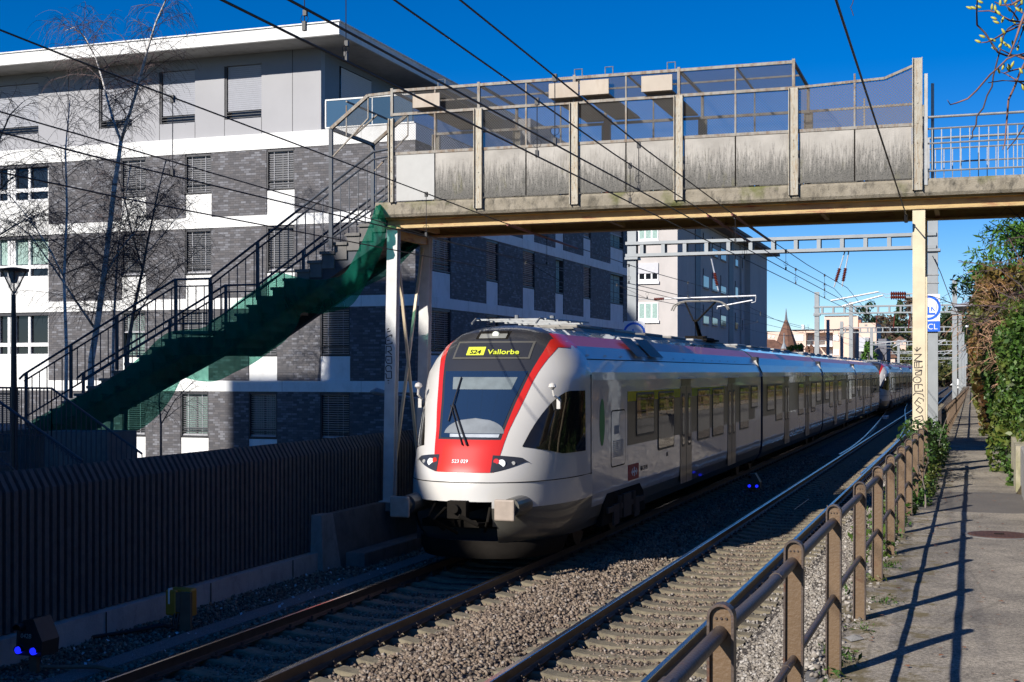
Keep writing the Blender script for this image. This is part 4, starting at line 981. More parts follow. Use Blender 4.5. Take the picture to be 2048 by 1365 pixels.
def unit(label,front_label):
    tr=thing('passenger_train',label,'train',(XA,19.5,0),'coupled passenger train units')
    cab(tr)
    joints=[22.6,42.6,61.0,79.2,99.9]
    Z0h,Z0l,ZT=1.88,1.50,2.74
    wins={0:[(1271,1308,'h'),(1315,1348,'l'),(1394,1419,'l'),(1424,1447,'l'),(1479,1497,'l'),(1501.5,1515,'s')],
          1:[(1533.5,1548,'h'),(1551,1564.5,'l'),(1596,1607,'l'),(1622,1630.5,'l'),(1632.5,1641,'h')]}
    doors={0:[(1357,1386),(1453,1473)],1:[(1567,1580),(1610,1619)]}
    bodies=[]
    for c_ in range(4):
        y0=joints[c_]+(.0 if c_==0 else .22); y1=joints[c_+1]-.22
        b_=carmesh(y0,y1,tr); bodies.append(b_)
        for side in(1,-1):
            if c_==0: bs=[(yside(1255),y1-1.25)]
            elif c_==3: bs=[(y0+1.2,joints[3]+(42.6-yside(1255))+2.5)]
            else: bs=[(y0+.05,y1-.05)]
            for a,e in bs: band(b_,a,e,1.74,2.77,m_tband,side)
            if c_==0: band(b_,yside(1255),yside(1447)+.1,2.58,2.772,m_tyel,side,.006,'class_stripe')
            if c_ in(0,1): W=[(yside(a),yside(e),k) for a,e,k in wins[c_]]; DD=[(yside(a)+yside(e))/2 for a,e in doors[c_]]
            else:
                src=1-(c_-2); m0=joints[c_]+joints[c_+1]; s0,s1=joints[src],joints[src+1]; sc_=(joints[c_+1]-joints[c_])/(s1-s0)
                W=[(joints[c_+1]-(yside(e)-s0)*sc_,joints[c_+1]-(yside(a)-s0)*sc_,k) for a,e,k in wins[src]]; DD=[joints[c_+1]-((yside(a)+yside(e))/2-s0)*sc_ for a,e in doors[src]]
            for a,e,k in W: window(b_,a+.03,e-.03,{'h':Z0h,'l':Z0l,'s':2.06}[k],ZT,side)
            for d in DD: door(b_,d,side)
    # gangway bellows and the pale cantrail brackets
    for j in joints[1:4]:
        mb=MB(); 
        for k in range(5): mb.box(XA-1.30,XA+1.30,j-.2+.085*k,j-.15+.085*k,.65,3.62)
        mb.build('gangway_bellows',m_black,tr)
        for s in(1,-1): MB().beam((XA+s*1.43,j-.2,3.0),(XA+s*1.22,j-.26,3.5),.05,.10).build('gangway_bracket',m_twhite,tr)
    for k,j in enumerate([24.9]+[joints[1]+.0,joints[2],joints[3]]+[97.5]): bogie(tr,j)
    # dark slab painted in for the shaded bogie recess, equipment panel, logo on car 1
    b_=bodies[0]; x=XA+1.42
    mb=MB(); mb.prism([(23.2,.40),(23.35,.78),(23.6,.95),(26.1,.95),(26.4,.78),(26.6,.40)],'x',x-.1,x+.006); mb.build('bogie_shade_panel',m_dark,b_)
    MB().box(x-.02,x+.005,22.65,42.4,3.362,3.376).build('roof_seam',m_dark,b_).location=(-.115,0,0)
    mb=MB(); mb.box(x+.012,x+.05,23.5,26.3,.60,.70); mb.box(x+.012,x+.06,24.6,25.2,.42,.86); mb.box(x+.012,x+.05,23.9,24.3,.35,.72); mb.box(x+.012,x+.05,25.5,25.9,.35,.72); mb.tube([(x+.03,24.35,.45),(x+.03,24.35,.85)],.05,8); mb.tube([(x+.03,25.45,.45),(x+.03,25.45,.85)],.05,8); mb.build('bogie_frame',M('brake_dust_brown',(.06,.042,.03),.9),b_)
    for j in joints[1:4]:
        pass
    eq=[xp(*(1150+p[0]/2.926,650+p[1]/2.926),-6.21) for p in((212,540),(292,832))]; ya,yb_=eq[0][1],eq[1][1]
    MB().prism(rrect(ya-.025,yb_+.025,1.395,2.445,.10),'x',x,x+.003).build('hatch_seam',m_dark,b_); e_=MB().prism(rrect(ya,yb_,1.42,2.42,.08),'x',x,x+.006).build('service_hatch',m_tsilver,b_)
    mb=MB(); mb.box(x,x+.009,ya+.2,ya+.55,2.0,2.16)
    for k in range(9): mb.box(x,x+.010,ya+.12,yb_-.15,1.58+.035*k,1.60+.035*k)
    mb.build('vent_grille',m_grey,e_)
    ly=xp(1236,950,-6.21); mb=MB(); y0=yside(1256); y1=yside(1277); mb.box(x,x+.006,y0,y1,1.06,1.36); lg=mb.build('logo_panel',M('logo_red',(.40,.012,.02),.5),b_)
    cy,cz=(y0+y1)/2+.05,1.21; mb=MB(); mb.box(x,x+.010,cy-.16,cy+.16,cz-.022,cz+.022); mb.box(x,x+.0101,cy-.03,cy+.03,cz-.09,cz+.09)
    for s in(1,-1): mb.poly([(x+.0105,cy+s*.15,cz+.07),(x+.0105,cy+s*.26,cz),(x+.0105,cy+s*.15,cz-.07),(x+.0105,cy+s*.10,cz-.07),(x+.0105,cy+s*.19,cz),(x+.0105,cy+s*.10,cz+.07)])
    mb.build('logo_arrows',m_signw,lg)
    o=textobj('SBB CFF FFS',.12,m_dark,'lettering',align='LEFT'); o.parent=b_; o.location=Vector((x+.004,y1+.15,1.19))-wl(tr); o.rotation_euler=(R(90),0,R(90))
    # green drop emblem on the cab flank
    gy,gz=yside(1204),2.25; mb=MB(); pts=[(gy+.17*math.sin(a)*(1-.0*math.cos(a)),gz+.42*math.cos(a)*(1 if math.cos(a)<0 else 1)) for a in [2*math.pi*k/24 for k in range(24)]]
    mb.poly([(x+.006,p[0],p[1]) for p in pts]); mb.build('green_emblem',M('emblem_green',(.06,.27,.05),.5),b_)
    mb=MB(); mb.box(x,x+.008,yside(1333),yside(1333)+.12,1.33,1.42); mb.build('socket_cover',m_black,b_)
    # rooftop gear
    def slope(y0,y1,k0,k1,mat,name,off=.012):
        a=(XA+1.30,3.37);c_=(XA+.88,3.80); P=lambda k,y:(a[0]+(c_[0]-a[0])*k+off*.7,y,a[1]+(c_[1]-a[1])*k+off)
        MB().poly([P(k0,y0),P(k0,y1),P(k1,y1-.0),P(k1,y0-.0)]).build(name,mat,b_)
    for (u0,u1) in((1262,1286),(1292,1318)): slope(yside(u0)+.9,yside(u1)+.9,.05,.95,m_wframe,'roof_window',.062)
    for k in range(14): slope(yside(1190)+k*1.2,yside(1190)+k*1.2+.18,.10,.15,m_grey,'roof_clip',.02)
    for ci,(y0,y1) in enumerate(zip(joints,joints[1:])):
        bb=bodies[ci]
        mb=MB(); mb.prism([(XA-.6,3.86),(XA-.5,4.0),(XA+.42,4.0),(XA+.55,3.86)],'y',y0+(2.2 if ci==0 else .9),y1-1.0); mb.build('roof_equipment',m_roofeq,bb)
        for yy in np.arange(y0+(2.6 if ci==0 else 1.6),y1-2.6,2.9): MB().box(XA-.5,XA+.40,yy,yy+1.9,3.995,4.07).build('roof_unit',m_roofeq if int(yy)%2 else m_grey,bb,bevel=.03)
    mb=MB(); 
    for xx in(-.55,.62): mb.tube([(XA+xx,21.9,3.98),(XA+xx,22.1,4.07),(XA+xx,25.2,4.10)],.018,6)
    for yy in(22.3,23.,23.8,24.6): mb.beam((XA-.6,yy,4.06),(XA+.68,yy,4.06),.05,.03)
    mb.tube([(XA+.2,24.2,4.08),(XA+.2,24.2,4.2)],.05,8); mb.tube([(XA-.2,23.3,4.08),(XA-.2,23.3,4.18)],.04,8); mb.build('roof_rails',m_galvc,bodies[0])
    # pantograph
    py=39.2; mb=MB()
    for s in(-.35,.35): mb.tube([(XA+s,py-.9,4.12),(XA+s,py+.9,4.12)],.03,6)
    pa=MB().box(XA-.5,XA+.5,py-1.0,py+1.0,4.05,4.10).build('pantograph',m_dark,bodies[0])
    mb.build('pantograph_base',m_dark,pa)
    MB().tube([(XA,py+.7,4.15),(XA,py-.1,4.65)],[.07,.05],8).build('lower_arm',m_dark,pa)
    mb=MB()
    for s in(-1,1): mb.tube([(XA+s*.06,py-.1,4.65),(XA+s*.45,py+.65,5.22)],.028,6)
    mb.build('upper_arm',m_dark,pa)
    for dy in(-.15,.15): MB().tube([(XA-.85,py+.65+dy,4.98),(XA-.78,py+.65+dy,5.12),(XA-.62,py+.65+dy,5.22),(XA-.4,py+.65+dy,5.26),(XA+.4,py+.65+dy,5.26),(XA+.62,py+.65+dy,5.22),(XA+.78,py+.65+dy,5.12),(XA+.85,py+.65+dy,4.98)],.022,6).build('collector_strip',m_roofeq,pa)
    MB().beam((XA-.3,py-.0,4.16),(XA+.3,py-.0,4.16),.3,.08).build('pantograph_frame',m_dark,pa)
    return tr
tr1=unit('silver red and white commuter train with an open-faced front cab leading','')
# plain rear nose of the first unit
rb=[c for c in tr1.children if c.name.startswith('cab_shell')][0]
rc=copy_tree(rb,tr1)
rc.rotation_euler=(0,0,math.pi); rc.location=(0,2*(61.25-19.5),0)
tr2=copy_tree(tr1); tr2.location=(XA+.35,19.5+83.2,0); tr2.rotation_euler=(0,0,-.003)
for c in list(tr2.children_recursive):
    if c.name.startswith(('display_text','number','display_route','roof_clip','lettering')): bpy.data.objects.remove(c)
tr1['label']='leading silver commuter train unit whose red and white cab faces the camera'
tr2['label']='second identical train unit coupled on behind, partly hidden by the cream bridge column'
# ================= dark brick apartment building =================
BA=math.atan(958/2700.)-TH; KX,KY=-17.72,42.0
ab=thing('apartment_building','dark brick apartment building with white bands and a grey set-back top floor','building',(KX,KY,0),rz=-BA)
cb_,sb_=math.cos(-BA),math.sin(-BA)
def toloc(p): dx,dy=p[0]-KX,p[1]-KY; return (dx*cb_+dy*sb_,-dx*sb_+dy*cb_,p[2])
def isect(u,v,n,c0):
    """local point on the plane n.local=c0 (n: 0 -> x, 1 -> y)"""
    r=ray(u,v); rl=(r[0]*cb_+r[1]*sb_,-r[0]*sb_+r[1]*cb_); o=toloc((0,0,0)); d=(c0-o[n])/rl[n]
    return (o[0]+rl[0]*d,o[1]+rl[1]*d,H+r[2]*d)
fx=lambda u,y=0: isect(u,700,1,y)[0]
sy=lambda u,x=0: isect(u,700,0,x)[1]
ST_=[-.06,2.84,5.77,8.66,11.52]  # tops of the white bands
BH=.38; LX=-60.; DY=sy(1256)
def add(mb,name,mats,**k): return mb.build(name,mats,ab,local=True,**k)
for i,z in enumerate(ST_):
    hb=BH if i<4 else .55
    mb=MB(); mb.box(LX,.03,-.03,.35,z-hb,z); mb.box(-.35,.03,.35,DY,z-hb,z)
    add(mb,'floor_band',m_white)
    mb=MB(); x=-2.
    while x>-32: mb.box(x-.006,x+.006,-.0325,-.0300,z-hb+.003,z-.003); x-=3.05
    y=1.8
    while y<DY: mb.box(.0300,.0325,y-.006,y+.006,z-hb+.003,z-.003); y+=3.05
    add(mb,'band_joint',m_grey)
def zrow(i): return ST_[i],ST_[i+1]-(BH if i<3 else .55)
cols_hi=[(fx(242),fx(292)),(fx(370),fx(423)),(fx(533),fx(589))]
cols_lo=[(fx(244),fx(291)),(fx(361),fx(417)),(fx(497),fx(554)),(fx(640),fx(700))]
big=(fx(-9),fx(97))
rowsF={3:cols_hi,2:cols_hi,1:cols_lo,0:cols_lo}
sidew=[(sy(862),sy(902)),(sy(973),sy(997)),(sy(1046),sy(1070)),(sy(1111),sy(1127.5)),(sy(1167),sy(1182)),(sy(1221),sy(1247))]
def place(mb,axis):
    """local boxes given in wall space (along, depth, z) turned onto the front (x) or side (y) wall"""
    if axis=='y':
        mb.v=[(-v[1],v[0],v[2]) for v in mb.v]
    return mb
def win(a,b_,z0,z1,axis,blind=1.,spandrel=.9,mat=None,white=False,curtain=False,tilt=1.):
    zs=z0+spandrel; D=.22
    mb=MB(); mb.box(a,b_,D,D+.02,zs,z1,1); mb.box(a,a+.05,0.02,D,zs,z1); mb.box(b_-.05,b_,.02,D,zs,z1); mb.box(a,b_,.02,D,z1-.10,z1); mb.box(a,b_,.02,D,zs,zs+.04)
    m_=(a+b_)/2; mb.box(m_-.03,m_+.03,D-.04,D-.001,zs,z1)
    if curtain:
        rows=[]
        for z in(zs+.05,z1-.1): rows.append([(a+.08+(b_-a-.16)*k/40,D-.012+.02*math.sin(k*1.9),z) for k in range(41)])
        mb.grid(rows,2)
    w=add(place(mb,axis),'window',[m_wframe,m_winglass,m_curtain])
    if blind>0:
        mb=MB(); top=z1-.10; zb=top-(top-zs-.06)*blind; z=top; 
        while z>zb:
            mb.poly([(a+.06,.07,z),(b_-.06,.07,z),(b_-.06,.07+.055*tilt,z-.045),(a+.06,.07+.055*tilt,z-.045)]); z-=.078
        mb.box(a+.055,b_-.055,.07,.12,z-.0,z+.03)
        for k in(.25,.75): x=a+(b_-a)*k; mb.box(x-.006,x+.006,.058,.066,z,top)
        add(place(mb,axis),'blind',mat or m_blind,).parent=w
    mb=MB(); mb.box(a+.004,b_-.004,.035,.12,z0+.004,zs-.03); add(place(mb,axis),'spandrel',m_white)
    mb=MB()
    for k in(.18,.30): mb.box(a+.02,b_-.02,.045,.06,zs+k,zs+k+.025)
    add(place(mb,axis),'guard_rail',m_wframe)
for r_ in range(4):
    z0,z1=zrow(r_); cs=sorted(rowsF[r_]+([big] if r_>0 else [(fx(-30),fx(40))]))
    ex=[LX]+[c for w_ in cs for c in w_]+[0.]
    # brick piers between the openings
    for i in range(0,len(ex),2):
        mb=MB(); mb.box(ex[i],ex[i+1],0,.30,z0,z1); add(mb,'brick_wall',m_brick_x)
    for w_ in cs:
        if w_ is big or w_[1]<fx(60):
            if r_==0: win(w_[0],w_[1],z0,z1,'x',1.,.6,m_blindl); continue
            a,b_=w_; zs=z0+.95; mb=MB(); mb.box(a,b_,.20,.22,zs,z1,1)
            for x in(a,a+.62,a+.75,b_-1.95,b_-.98-.02,b_-.10): 
                mb.box(x,x+.10,.10,.19,zs,z1-.12)
            mb.box(a,b_,.11,.185,zs+.32,zs+.46); mb.box(a,b_,.11,.185,zs-.03,zs+.04); mb.box(a,b_,.02,.2,z1-.12,z1,2)
            if r_==2: mb.grid([[(a+.1+(b_-a-.2)*k/80,.188+.006*math.sin(k*1.7),z) for k in range(81)] for z in(zs+.5,z1-.12)],3)
            add(mb,'window',[m_wwhite,m_winglass,m_wframe,m_curtain]); mb=MB(); mb.box(a,b_,.03,.12,z0+.004,zs-.04); add(mb,'spandrel',m_white)
        else:
            i=rowsF[r_].index(w_); win(w_[0],w_[1],z0,z1,'x',{(1,0):.45}.get((r_,i),1.),.88,None,curtain=(r_==0 and i in(1,2)) or (r_==1 and i==0),tilt=.9 if r_<3 else .75)
    ex=[.30]+[c for w_ in sidew for c in w_]+[DY]
    for i in range(0,len(ex),2):
        mb=MB(); mb.box(-.30,0,ex[i],ex[i+1],z0,z1); add(mb,'brick_wall',m_brick_y)
    for i,w_ in enumerate(sidew):
        win(w_[0],w_[1],z0,z1,'y',0 if (i in(3,5) and r_==2) else (.5 if i==5 and r_==3 else 1.),.92,None,curtain=(i in(3,5)))
mb=MB(); mb.box(LX,-.32,.32,DY-.01,-.4,11.4); add(mb,'inner_core',m_wframe)
mb=MB(); mb.box(LX,0,0,.2,-.6,ST_[0]-BH); mb.box(-.2,0,.2,DY,-.6,ST_[0]-BH); add(mb,'plinth',m_concd)
# set-back top floor
PXR=fx(642,.18); z0,z1=ST_[4],14.42; Y_=.18
pw=[(fx(-40,Y_),fx(77,Y_)),(fx(198,Y_),fx(264,Y_)),(fx(319,Y_),fx(390,Y_)),(fx(449,Y_),fx(523,Y_))]
ex=[LX]+[c for w_ in pw for c in w_]+[PXR]
for i in range(0,len(ex),2):
    mb=MB(); mb.box(ex[i],ex[i+1],Y_,Y_+.3,z0,z1); add(mb,'grey_cladding',m_greyp)
for w_ in pw:
    mb=MB(); mb.box(w_[0],w_[1],Y_,Y_+.3,z0,z0+.62); add(mb,'grey_cladding',m_greyp); mb=MB(); mb.box(w_[0],w_[1],Y_,Y_+.3,z1-.38,z1); add(mb,'grey_cladding',m_greyp)
    a,b_=w_; mb=MB(); mb.box(a,b_,Y_+.2,Y_+.22,z0+.62,z1-.38,1); mb.box(a,a+.08,Y_+.02,Y_+.2,z0+.62,z1-.38); w=add(mb,'window',[m_wframe,m_winglass])
    mb=MB(); z=z1-.40
    while z>z0+.92: mb.poly([(a+.10,Y_+.06,z),(b_-.02,Y_+.06,z),(b_-.02,Y_+.085,z-.062),(a+.10,Y_+.085,z-.062)]); z-=.072
    add(mb,'blind',m_blindl).parent=w
    mb=MB()
    for k in(.66,.76,.86): mb.box(a+.03,b_-.01,Y_+.03,Y_+.05,z0+k,z0+k+.022)
    add(mb,'guard_rail',m_wframe)
for u in(137,585): x=fx(u,Y_); mb=MB(); mb.box(x-.012,x+.012,Y_-.004,Y_,z0,z1); add(mb,'cladding_joint',m_wframe)
for w_ in pw:
    for x in w_: mb=MB(); mb.box(x-.010,x+.010,Y_-.004,Y_-.0005,z0,z1-.38 if x==w_[0] else z0+.62); add(mb,'cladding_joint',m_wframe)
PD=18.
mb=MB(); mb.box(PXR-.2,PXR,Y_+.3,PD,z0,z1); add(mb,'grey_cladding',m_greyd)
yy=[isect(u,150,0,PXR)[1] for u in(679,742)]
mb=MB(); mb.box(PXR,PXR+.02,yy[0],yy[1],z0+.1,z1-.35,1); w=add(mb,'window',[m_wframe,m_winglass])
mb=MB(); z=z1-.4
while z>z0+.1: mb.poly([(PXR+.05,yy[0]+.05,z),(PXR+.05,yy[1]-.05,z),(PXR+.03,yy[1]-.05,z-.06),(PXR+.03,yy[0]+.05,z-.06)]); z-=.072
add(mb,'blind',m_blindl).parent=w
mb=MB(); mb.box(PXR,PXR+.02,yy[1]+2.2,yy[1]+6,z0+.1,z1-.5,0); mb.box(PXR,-1.0,PD-3,PD,z0,z1,1); add(mb,'terrace_glazing',[m_winglass,m_greyd])
# roof slab with its overhang
RX=isect(678,60,1,-1.2)[0]
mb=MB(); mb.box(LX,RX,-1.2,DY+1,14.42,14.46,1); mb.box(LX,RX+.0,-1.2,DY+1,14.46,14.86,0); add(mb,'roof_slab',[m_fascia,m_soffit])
mb=MB(); mb.box(LX,RX+.05,-1.25,DY+1,14.86,14.90); mb.box(LX,RX+.02,-1.22,DY+1,14.44,14.455,0); add(mb,'roof_edge',m_white)
mb=MB()
for x in np.arange(-50,RX,4.35): mb.box(x-.006,x+.006,-1.203,-1.2003,14.47,14.85)
add(mb,'band_joint',m_grey)
# terrace balustrade
mb=MB(); gx0=PXR+.25; mb.box(gx0,-.15,.10,.12,z0+.10,z0+1.0); mb.box(-.13,-.11,.15,13,z0+.10,z0+1.0); bl=add(mb,'glass_balustrade',glass('balustrade_glass',(.05,.11,.19),.05))
mb=MB(); mb.box(gx0-.04,-.09,.08,.14,z0+1.0,z0+1.05); mb.box(gx0-.04,-.09,.08,.14,z0+.05,z0+.09); mb.box(gx0-.045,gx0,.08,.14,z0+.09,z0+1.0); mb.box(-.15,-.09,.14,13,z0+1.0,z0+1.05)
for x in(gx0+1.75,): mb.box(x-.015,x+.015,.09,.13,z0+.05,z0+1.)
add(mb,'balustrade_frame',m_white).parent=bl
mb=MB(); mb.box(PXR,-.2,.2,13,z0-.02,z0+.01); add(mb,'terrace_floor',m_conc)
# ================= neighbouring blocks behind-left of the camera (they shade the cutting) =================
m_nb=M('neighbour_render',(.45,.42,.36),.85,var=.06,scale=1)
def plainblock(name,label,x0,x1,y0,y1,z1,cat='building',mat=None,fl=3.,roof=None):
    t_=thing(name,label,cat,((x0+x1)/2,(y0+y1)/2,-.4))
    MB().box(x0,x1,y0,y1,-.5,z1).build('wall',mat or m_nb,t_); MB().box(x0-.3,x1+.3,y0-.3,y1+.3,z1,z1+.3).build('roof',roof or m_concd,t_)
    z=1.2
    while z<z1-2:
        for y in np.arange(y0+1.5,y1-2,3.4): MB().box(x1,x1+.03,y,y+1.3,z,z+1.5).build('window',m_winglass,t_)
        z+=fl
    return t_
plainblock('neighbouring_block','tall pale block beyond the barrier, outside the left edge of the view',-34.,-23.1,-24,5,20)
tw=plainblock('neighbouring_tower','taller stepped block farther left, outside the view',-37.8,-28.4,-12,5,27.7)
MB().box(-41.6,-37.8,-12,5,-.5,24.8).build('low_wing',m_nb,tw)
# ================= pale apartment block beyond =================
m_pink=M('pale_pink_render',(.50,.465,.44),.85,var=.04,scale=.8,dirt=((.36,.34,.32),.4)); m_sideshade=M('shaded_side_render',(.44,.41,.39),.85,var=.05,scale=.8,dirt=((.25,.24,.23),.4))  # side render is the front tone darkened, its shade put into the colour
y0=98.; xr=yp(1355,600,y0)[0]; xl=xr-9.; q=xp(1530,600,xr+.3); y1=q[1]
pb=thing('apartment_block','pale rendered apartment block with white windows seen past the brick building','building',(xr-4,y0,0))
MB().box(xl,xr-.001,y0,y0+.4,-.5,15.2).build('front_wall',m_pink,pb); MB().box(xl,xr,y0+.4,y1,-.5,15.2).build('side_wall',m_sideshade,pb)
MB().box(xl-1,xr+1.6,y0-1.6,y1+1.8,15.2,15.45).build('roof_slab',m_concd,pb)
def w3(u0,u1,v0,v1,kind=0):
    a=yp(u0,v1,y0); c=yp(u1,v0,y0); w=c[0]-a[0]; fr=MB(); fr.box(a[0],c[0],y0-.05,y0-.001,a[2],c[2],0); fr.box(a[0]-.06,c[0]+.06,y0-.14,y0-.03,a[2]-.22,a[2]-.02,0)
    for k in range(3):
        x=a[0]+.08+k*(w-.04)/3; fr.box(x,x+(w-.04)/3-.12,y0-.056,y0-.0505,a[2]+.14,c[2]-.08,3 if kind==0 else 2)
        if False: fr.box(x+.05,x+.32,y0-.062,y0-.057,a[2]+.16,c[2]-.1,3); fr.box(x+(w-.04)/3-.42,x+(w-.04)/3-.16,y0-.062,y0-.057,a[2]+.16,c[2]-.1,3)
    f=fr.build('window',[m_wwhite,m_winglass,m_winglass,m_curtain],pb)
    if kind: MB().box(a[0]+.0,c[0]+.0,y0-.10,y0-.06,a[2]+(c[2]-a[2])*.42,c[2]).build('shutter',m_blind,f)
w3(1277,1317,605,641);  w3(1277,1317,526,563,1); w3(1277,1317,447,482); w3(1277,1317,368,404); w3(1277,1317,683,720)
X_=xr+.0
def sidebox(u0,u1,v0,v1,dx,mat,name,par=pb,d0=0):
    a=xp(u0,v1,X_); c=xp(u1,v0,X_); return MB().box(X_+d0,X_+dx,a[1],c[1],a[2],c[2]).build(name,mat,par)
for (u0,u1) in((1390,1400),(1457,1466)):
    a=xp(u0,600,X_)[1]; c=xp(u1,600,X_)[1]; MB().box(X_,X_+.06,a,c,-.5,15.2).build('recess_strip',M('slate_strip',(.10,.12,.15),.6),pb)
for r_ in range(5):
    for (u0,u1) in((1406,1416.5),(1424,1434),(1441,1451),(1470,1475),(1481,1485)):
        a=xp(u0,700,X_)[1]; c=xp(u1,700,X_)[1]; zz=1.3+2.9*r_
        f=MB().box(X_,X_+.05,a,c,zz,zz+1.5).build('window',m_winglass,pb); mb=MB(); mb.box(X_,X_+.16,a-.1,c+.1,zz-.1,zz-.01); mb.box(X_+.05,X_+.07,a,c,zz+.95 if (r_+int(u0))%2 else zz+.6,zz+1.5); mb.build('sill',m_sideshade,f)
a=xp(1479,600,X_)[1]; MB().tube([(X_+.15,a,-.4),(X_+.15,a,15.2)],.09,6).build('downpipe',m_sideshade,pb)
a=xp(1490,600,X_)[1]; MB().box(X_,X_+.5,a,y1,-.5,15.19).build('side_wing',m_sideshade,pb)
# ================= far buildings =================
m_salmon=M('salmon_render',(.68,.50,.40),.85,var=.04,scale=.3); m_tile=M('brown_roof_tiles',(.14,.07,.045),.85,var=.35,scale=2.5); m_slate=M('slate_grey_wall',(.14,.14,.16),.8)
def fbox(u0,u1,v0,v1,Y,depth,mat,par,name='wall'):
    a=yp(u0,v1,Y); c=yp(u1,v0,Y); return MB().box(a[0],c[0],Y,Y+depth,a[2],c[2]).build(name,mat,par)
Yp=235.
q=yp(1650,745,Yp); pk=thing('apartment_building','salmon pink flat-roofed apartment building with balconies in the distance','building',(q[0],Yp,0))
fbox(1582,1612,662,790,Yp,14,m_salmon,pk); fbox(1666,1702,660,790,Yp,14,m_salmon,pk); fbox(1612,1666,660,790,Yp+2.4,10,m_salmon,pk); fbox(1535,1583,664,790,Yp+6,8,m_salmon,pk)
fbox(1611,1667,660,666,Yp,2.5,m_salmon,pk,'roof_edge'); fbox(1580,1703,658.5,660.5,Yp-.3,15,m_slate,pk,'roof')
fbox(1649,1716,632,659,Yp+5,10,m_salmon,pk,'upper_floor'); fbox(1649,1712,631,633,Yp+4.8,11,m_slate,pk,'roof')
fbox(1702,1706,658,790,Yp+.2,14,m_slate,pk,'side_wall')
for v in(690,719):
    fbox(1613,1632,v,v+4,Yp+.3,2.3,m_white,pk,'balcony_slab'); fbox(1638,1665,v,v+4,Yp+.3,2.3,m_white,pk,'balcony_slab')
    fbox(1613,1631,v-9,v-8.2,Yp+.25,.1,m_galvc,pk,'balcony_rail'); fbox(1639,1665,v-9,v-8.2,Yp+.25,.1,m_galvc,pk,'balcony_rail')
    fbox(1639,1650,v-8,v,Yp+.3,.1,veil('balcony_screen_a',(.12,.12,.12),.8,.1),pk,'balcony_panel'); fbox(1613,1623,v-8,v,Yp+.3,.1,veil('balcony_screen_b',(.12,.12,.12),.8,.1),pk,'balcony_panel')
for (u0,u1,v0,v1) in((1666.5,1677.5,670,682),(1666.5,1677.5,699,711),(1587,1607,670,682),(1536,1541,672,676),(1545,1549,672,676)):
    fbox(u0,u1,v0,v1,Yp-.12 if u0>1560 else Yp+5.9,.1,m_white,pk,'shutter')
for (u0,u1,v0,v1) in((1615,1625,671,690),(1655,1665,671,690),(1655,1665,700,719)): fbox(u0,u1,v0,v1,Yp+2.3,.05,m_blindl,pk,'window')
fbox(1603,1608,650,659,Yp+4,1,m_white,pk,'chimney')
Yq=225.; q=yp(1730,745,Yq); pk2=thing('apartment_building','taller salmon stair block with a grey glazed balcony beside the dark house wall','building',(q[0],Yq,0))
fbox(1718,1753,646,790,Yq+4,12,m_salmon,pk2); fbox(1718,1737,675,700,Yq,4,m_blind,pk2,'balcony'); fbox(1718,1737,700,703,Yq-.1,4.2,m_white,pk2,'balcony_slab'); fbox(1718,1737,703,790,Yq+3,1,m_slate,pk2,'recess')
fbox(1753,1773,678,790,Yq+4.5,12,m_slate,pk2,'side_wall'); fbox(1729,1734,649,652,Yq+3.9,.1,m_grey,pk2,'vent'); fbox(1716,1722,640,660,Yq+9,1,M('red_chimney',(.25,.10,.06),.8),pk2,'chimney')
# turret house
Yt=178.; q=yp(1569,745,Yt); th_=thing('turret_house','house with a steep brown conical turret roof and brown tiled roofs','house',(q[0],Yt,0))
ap=yp(1569,636,Yt); bs_=yp(1569,700,Yt); rr=(yp(1594,700,Yt)[0]-yp(1543,700,Yt)[0])/2
mb=MB(); n=10; pts=[]
for i in range(n+1): 
    a=2*math.pi*i/n; pts.append((bs_[0]+rr*math.cos(a),Yt+rr+rr*math.sin(a),bs_[2]))
mid=[(bs_[0]+(p[0]-bs_[0])*.55,Yt+rr+(p[1]-Yt-rr)*.55,bs_[2]+(ap[2]-bs_[2])*.5) for p in pts]; tp_=[(bs_[0]+(p[0]-bs_[0])*.06,Yt+rr+(p[1]-Yt-rr)*.06,ap[2]) for p in pts]
low_=[(bs_[0]+(p[0]-bs_[0])*1.35,Yt+rr+(p[1]-Yt-rr)*1.35,bs_[2]-1.6) for p in pts]
mb.grid([low_,pts,mid,tp_]); mb.build('turret_roof',m_tile,th_); MB().tube([(bs_[0],Yt+rr,ap[2]-.3),(bs_[0],Yt+rr,ap[2]+.5),(bs_[0],Yt+rr,ap[2]+1.3)],[.22,.12,.02],6).build('finial',m_slate,th_)
MB().tube([(bs_[0],Yt+rr,-.5),(bs_[0],Yt+rr,bs_[2]-1.5)],rr*1.1,10).build('turret_wall',m_salmon,th_)
a=yp(1500,676,Yt-6); c=yp(1604,720,Yt-6)
mb=MB(); mb.poly([(a[0],Yt-6,c[2]-.6),(c[0]+.6,Yt-6,c[2]-.6),(yp(1545,680,Yt-2)[0],Yt,yp(1545,680,Yt)[2]),(a[0],Yt,a[2])]); mb.poly([(c[0]+.6,Yt-6,c[2]-.6),(c[0]+.6,Yt+6,c[2]-.6),(yp(1545,680,Yt-2)[0],Yt,yp(1545,680,Yt)[2])]); mb.build('main_roof',m_tile,th_)
MB().box(a[0],c[0],Yt-5.6,Yt+5,-.5,c[2]-.6).build('wall',m_salmon,th_)
fq=yp(1568,690,Yt-5); MB().tube([(fq[0]+.0,Yt-5,fq[2]-.5),(fq[0],Yt-5,fq[2]+.2),(fq[0],Yt-5,fq[2]+1.5)],[.45,.12,.03],8).build('finial',m_mast,th_)
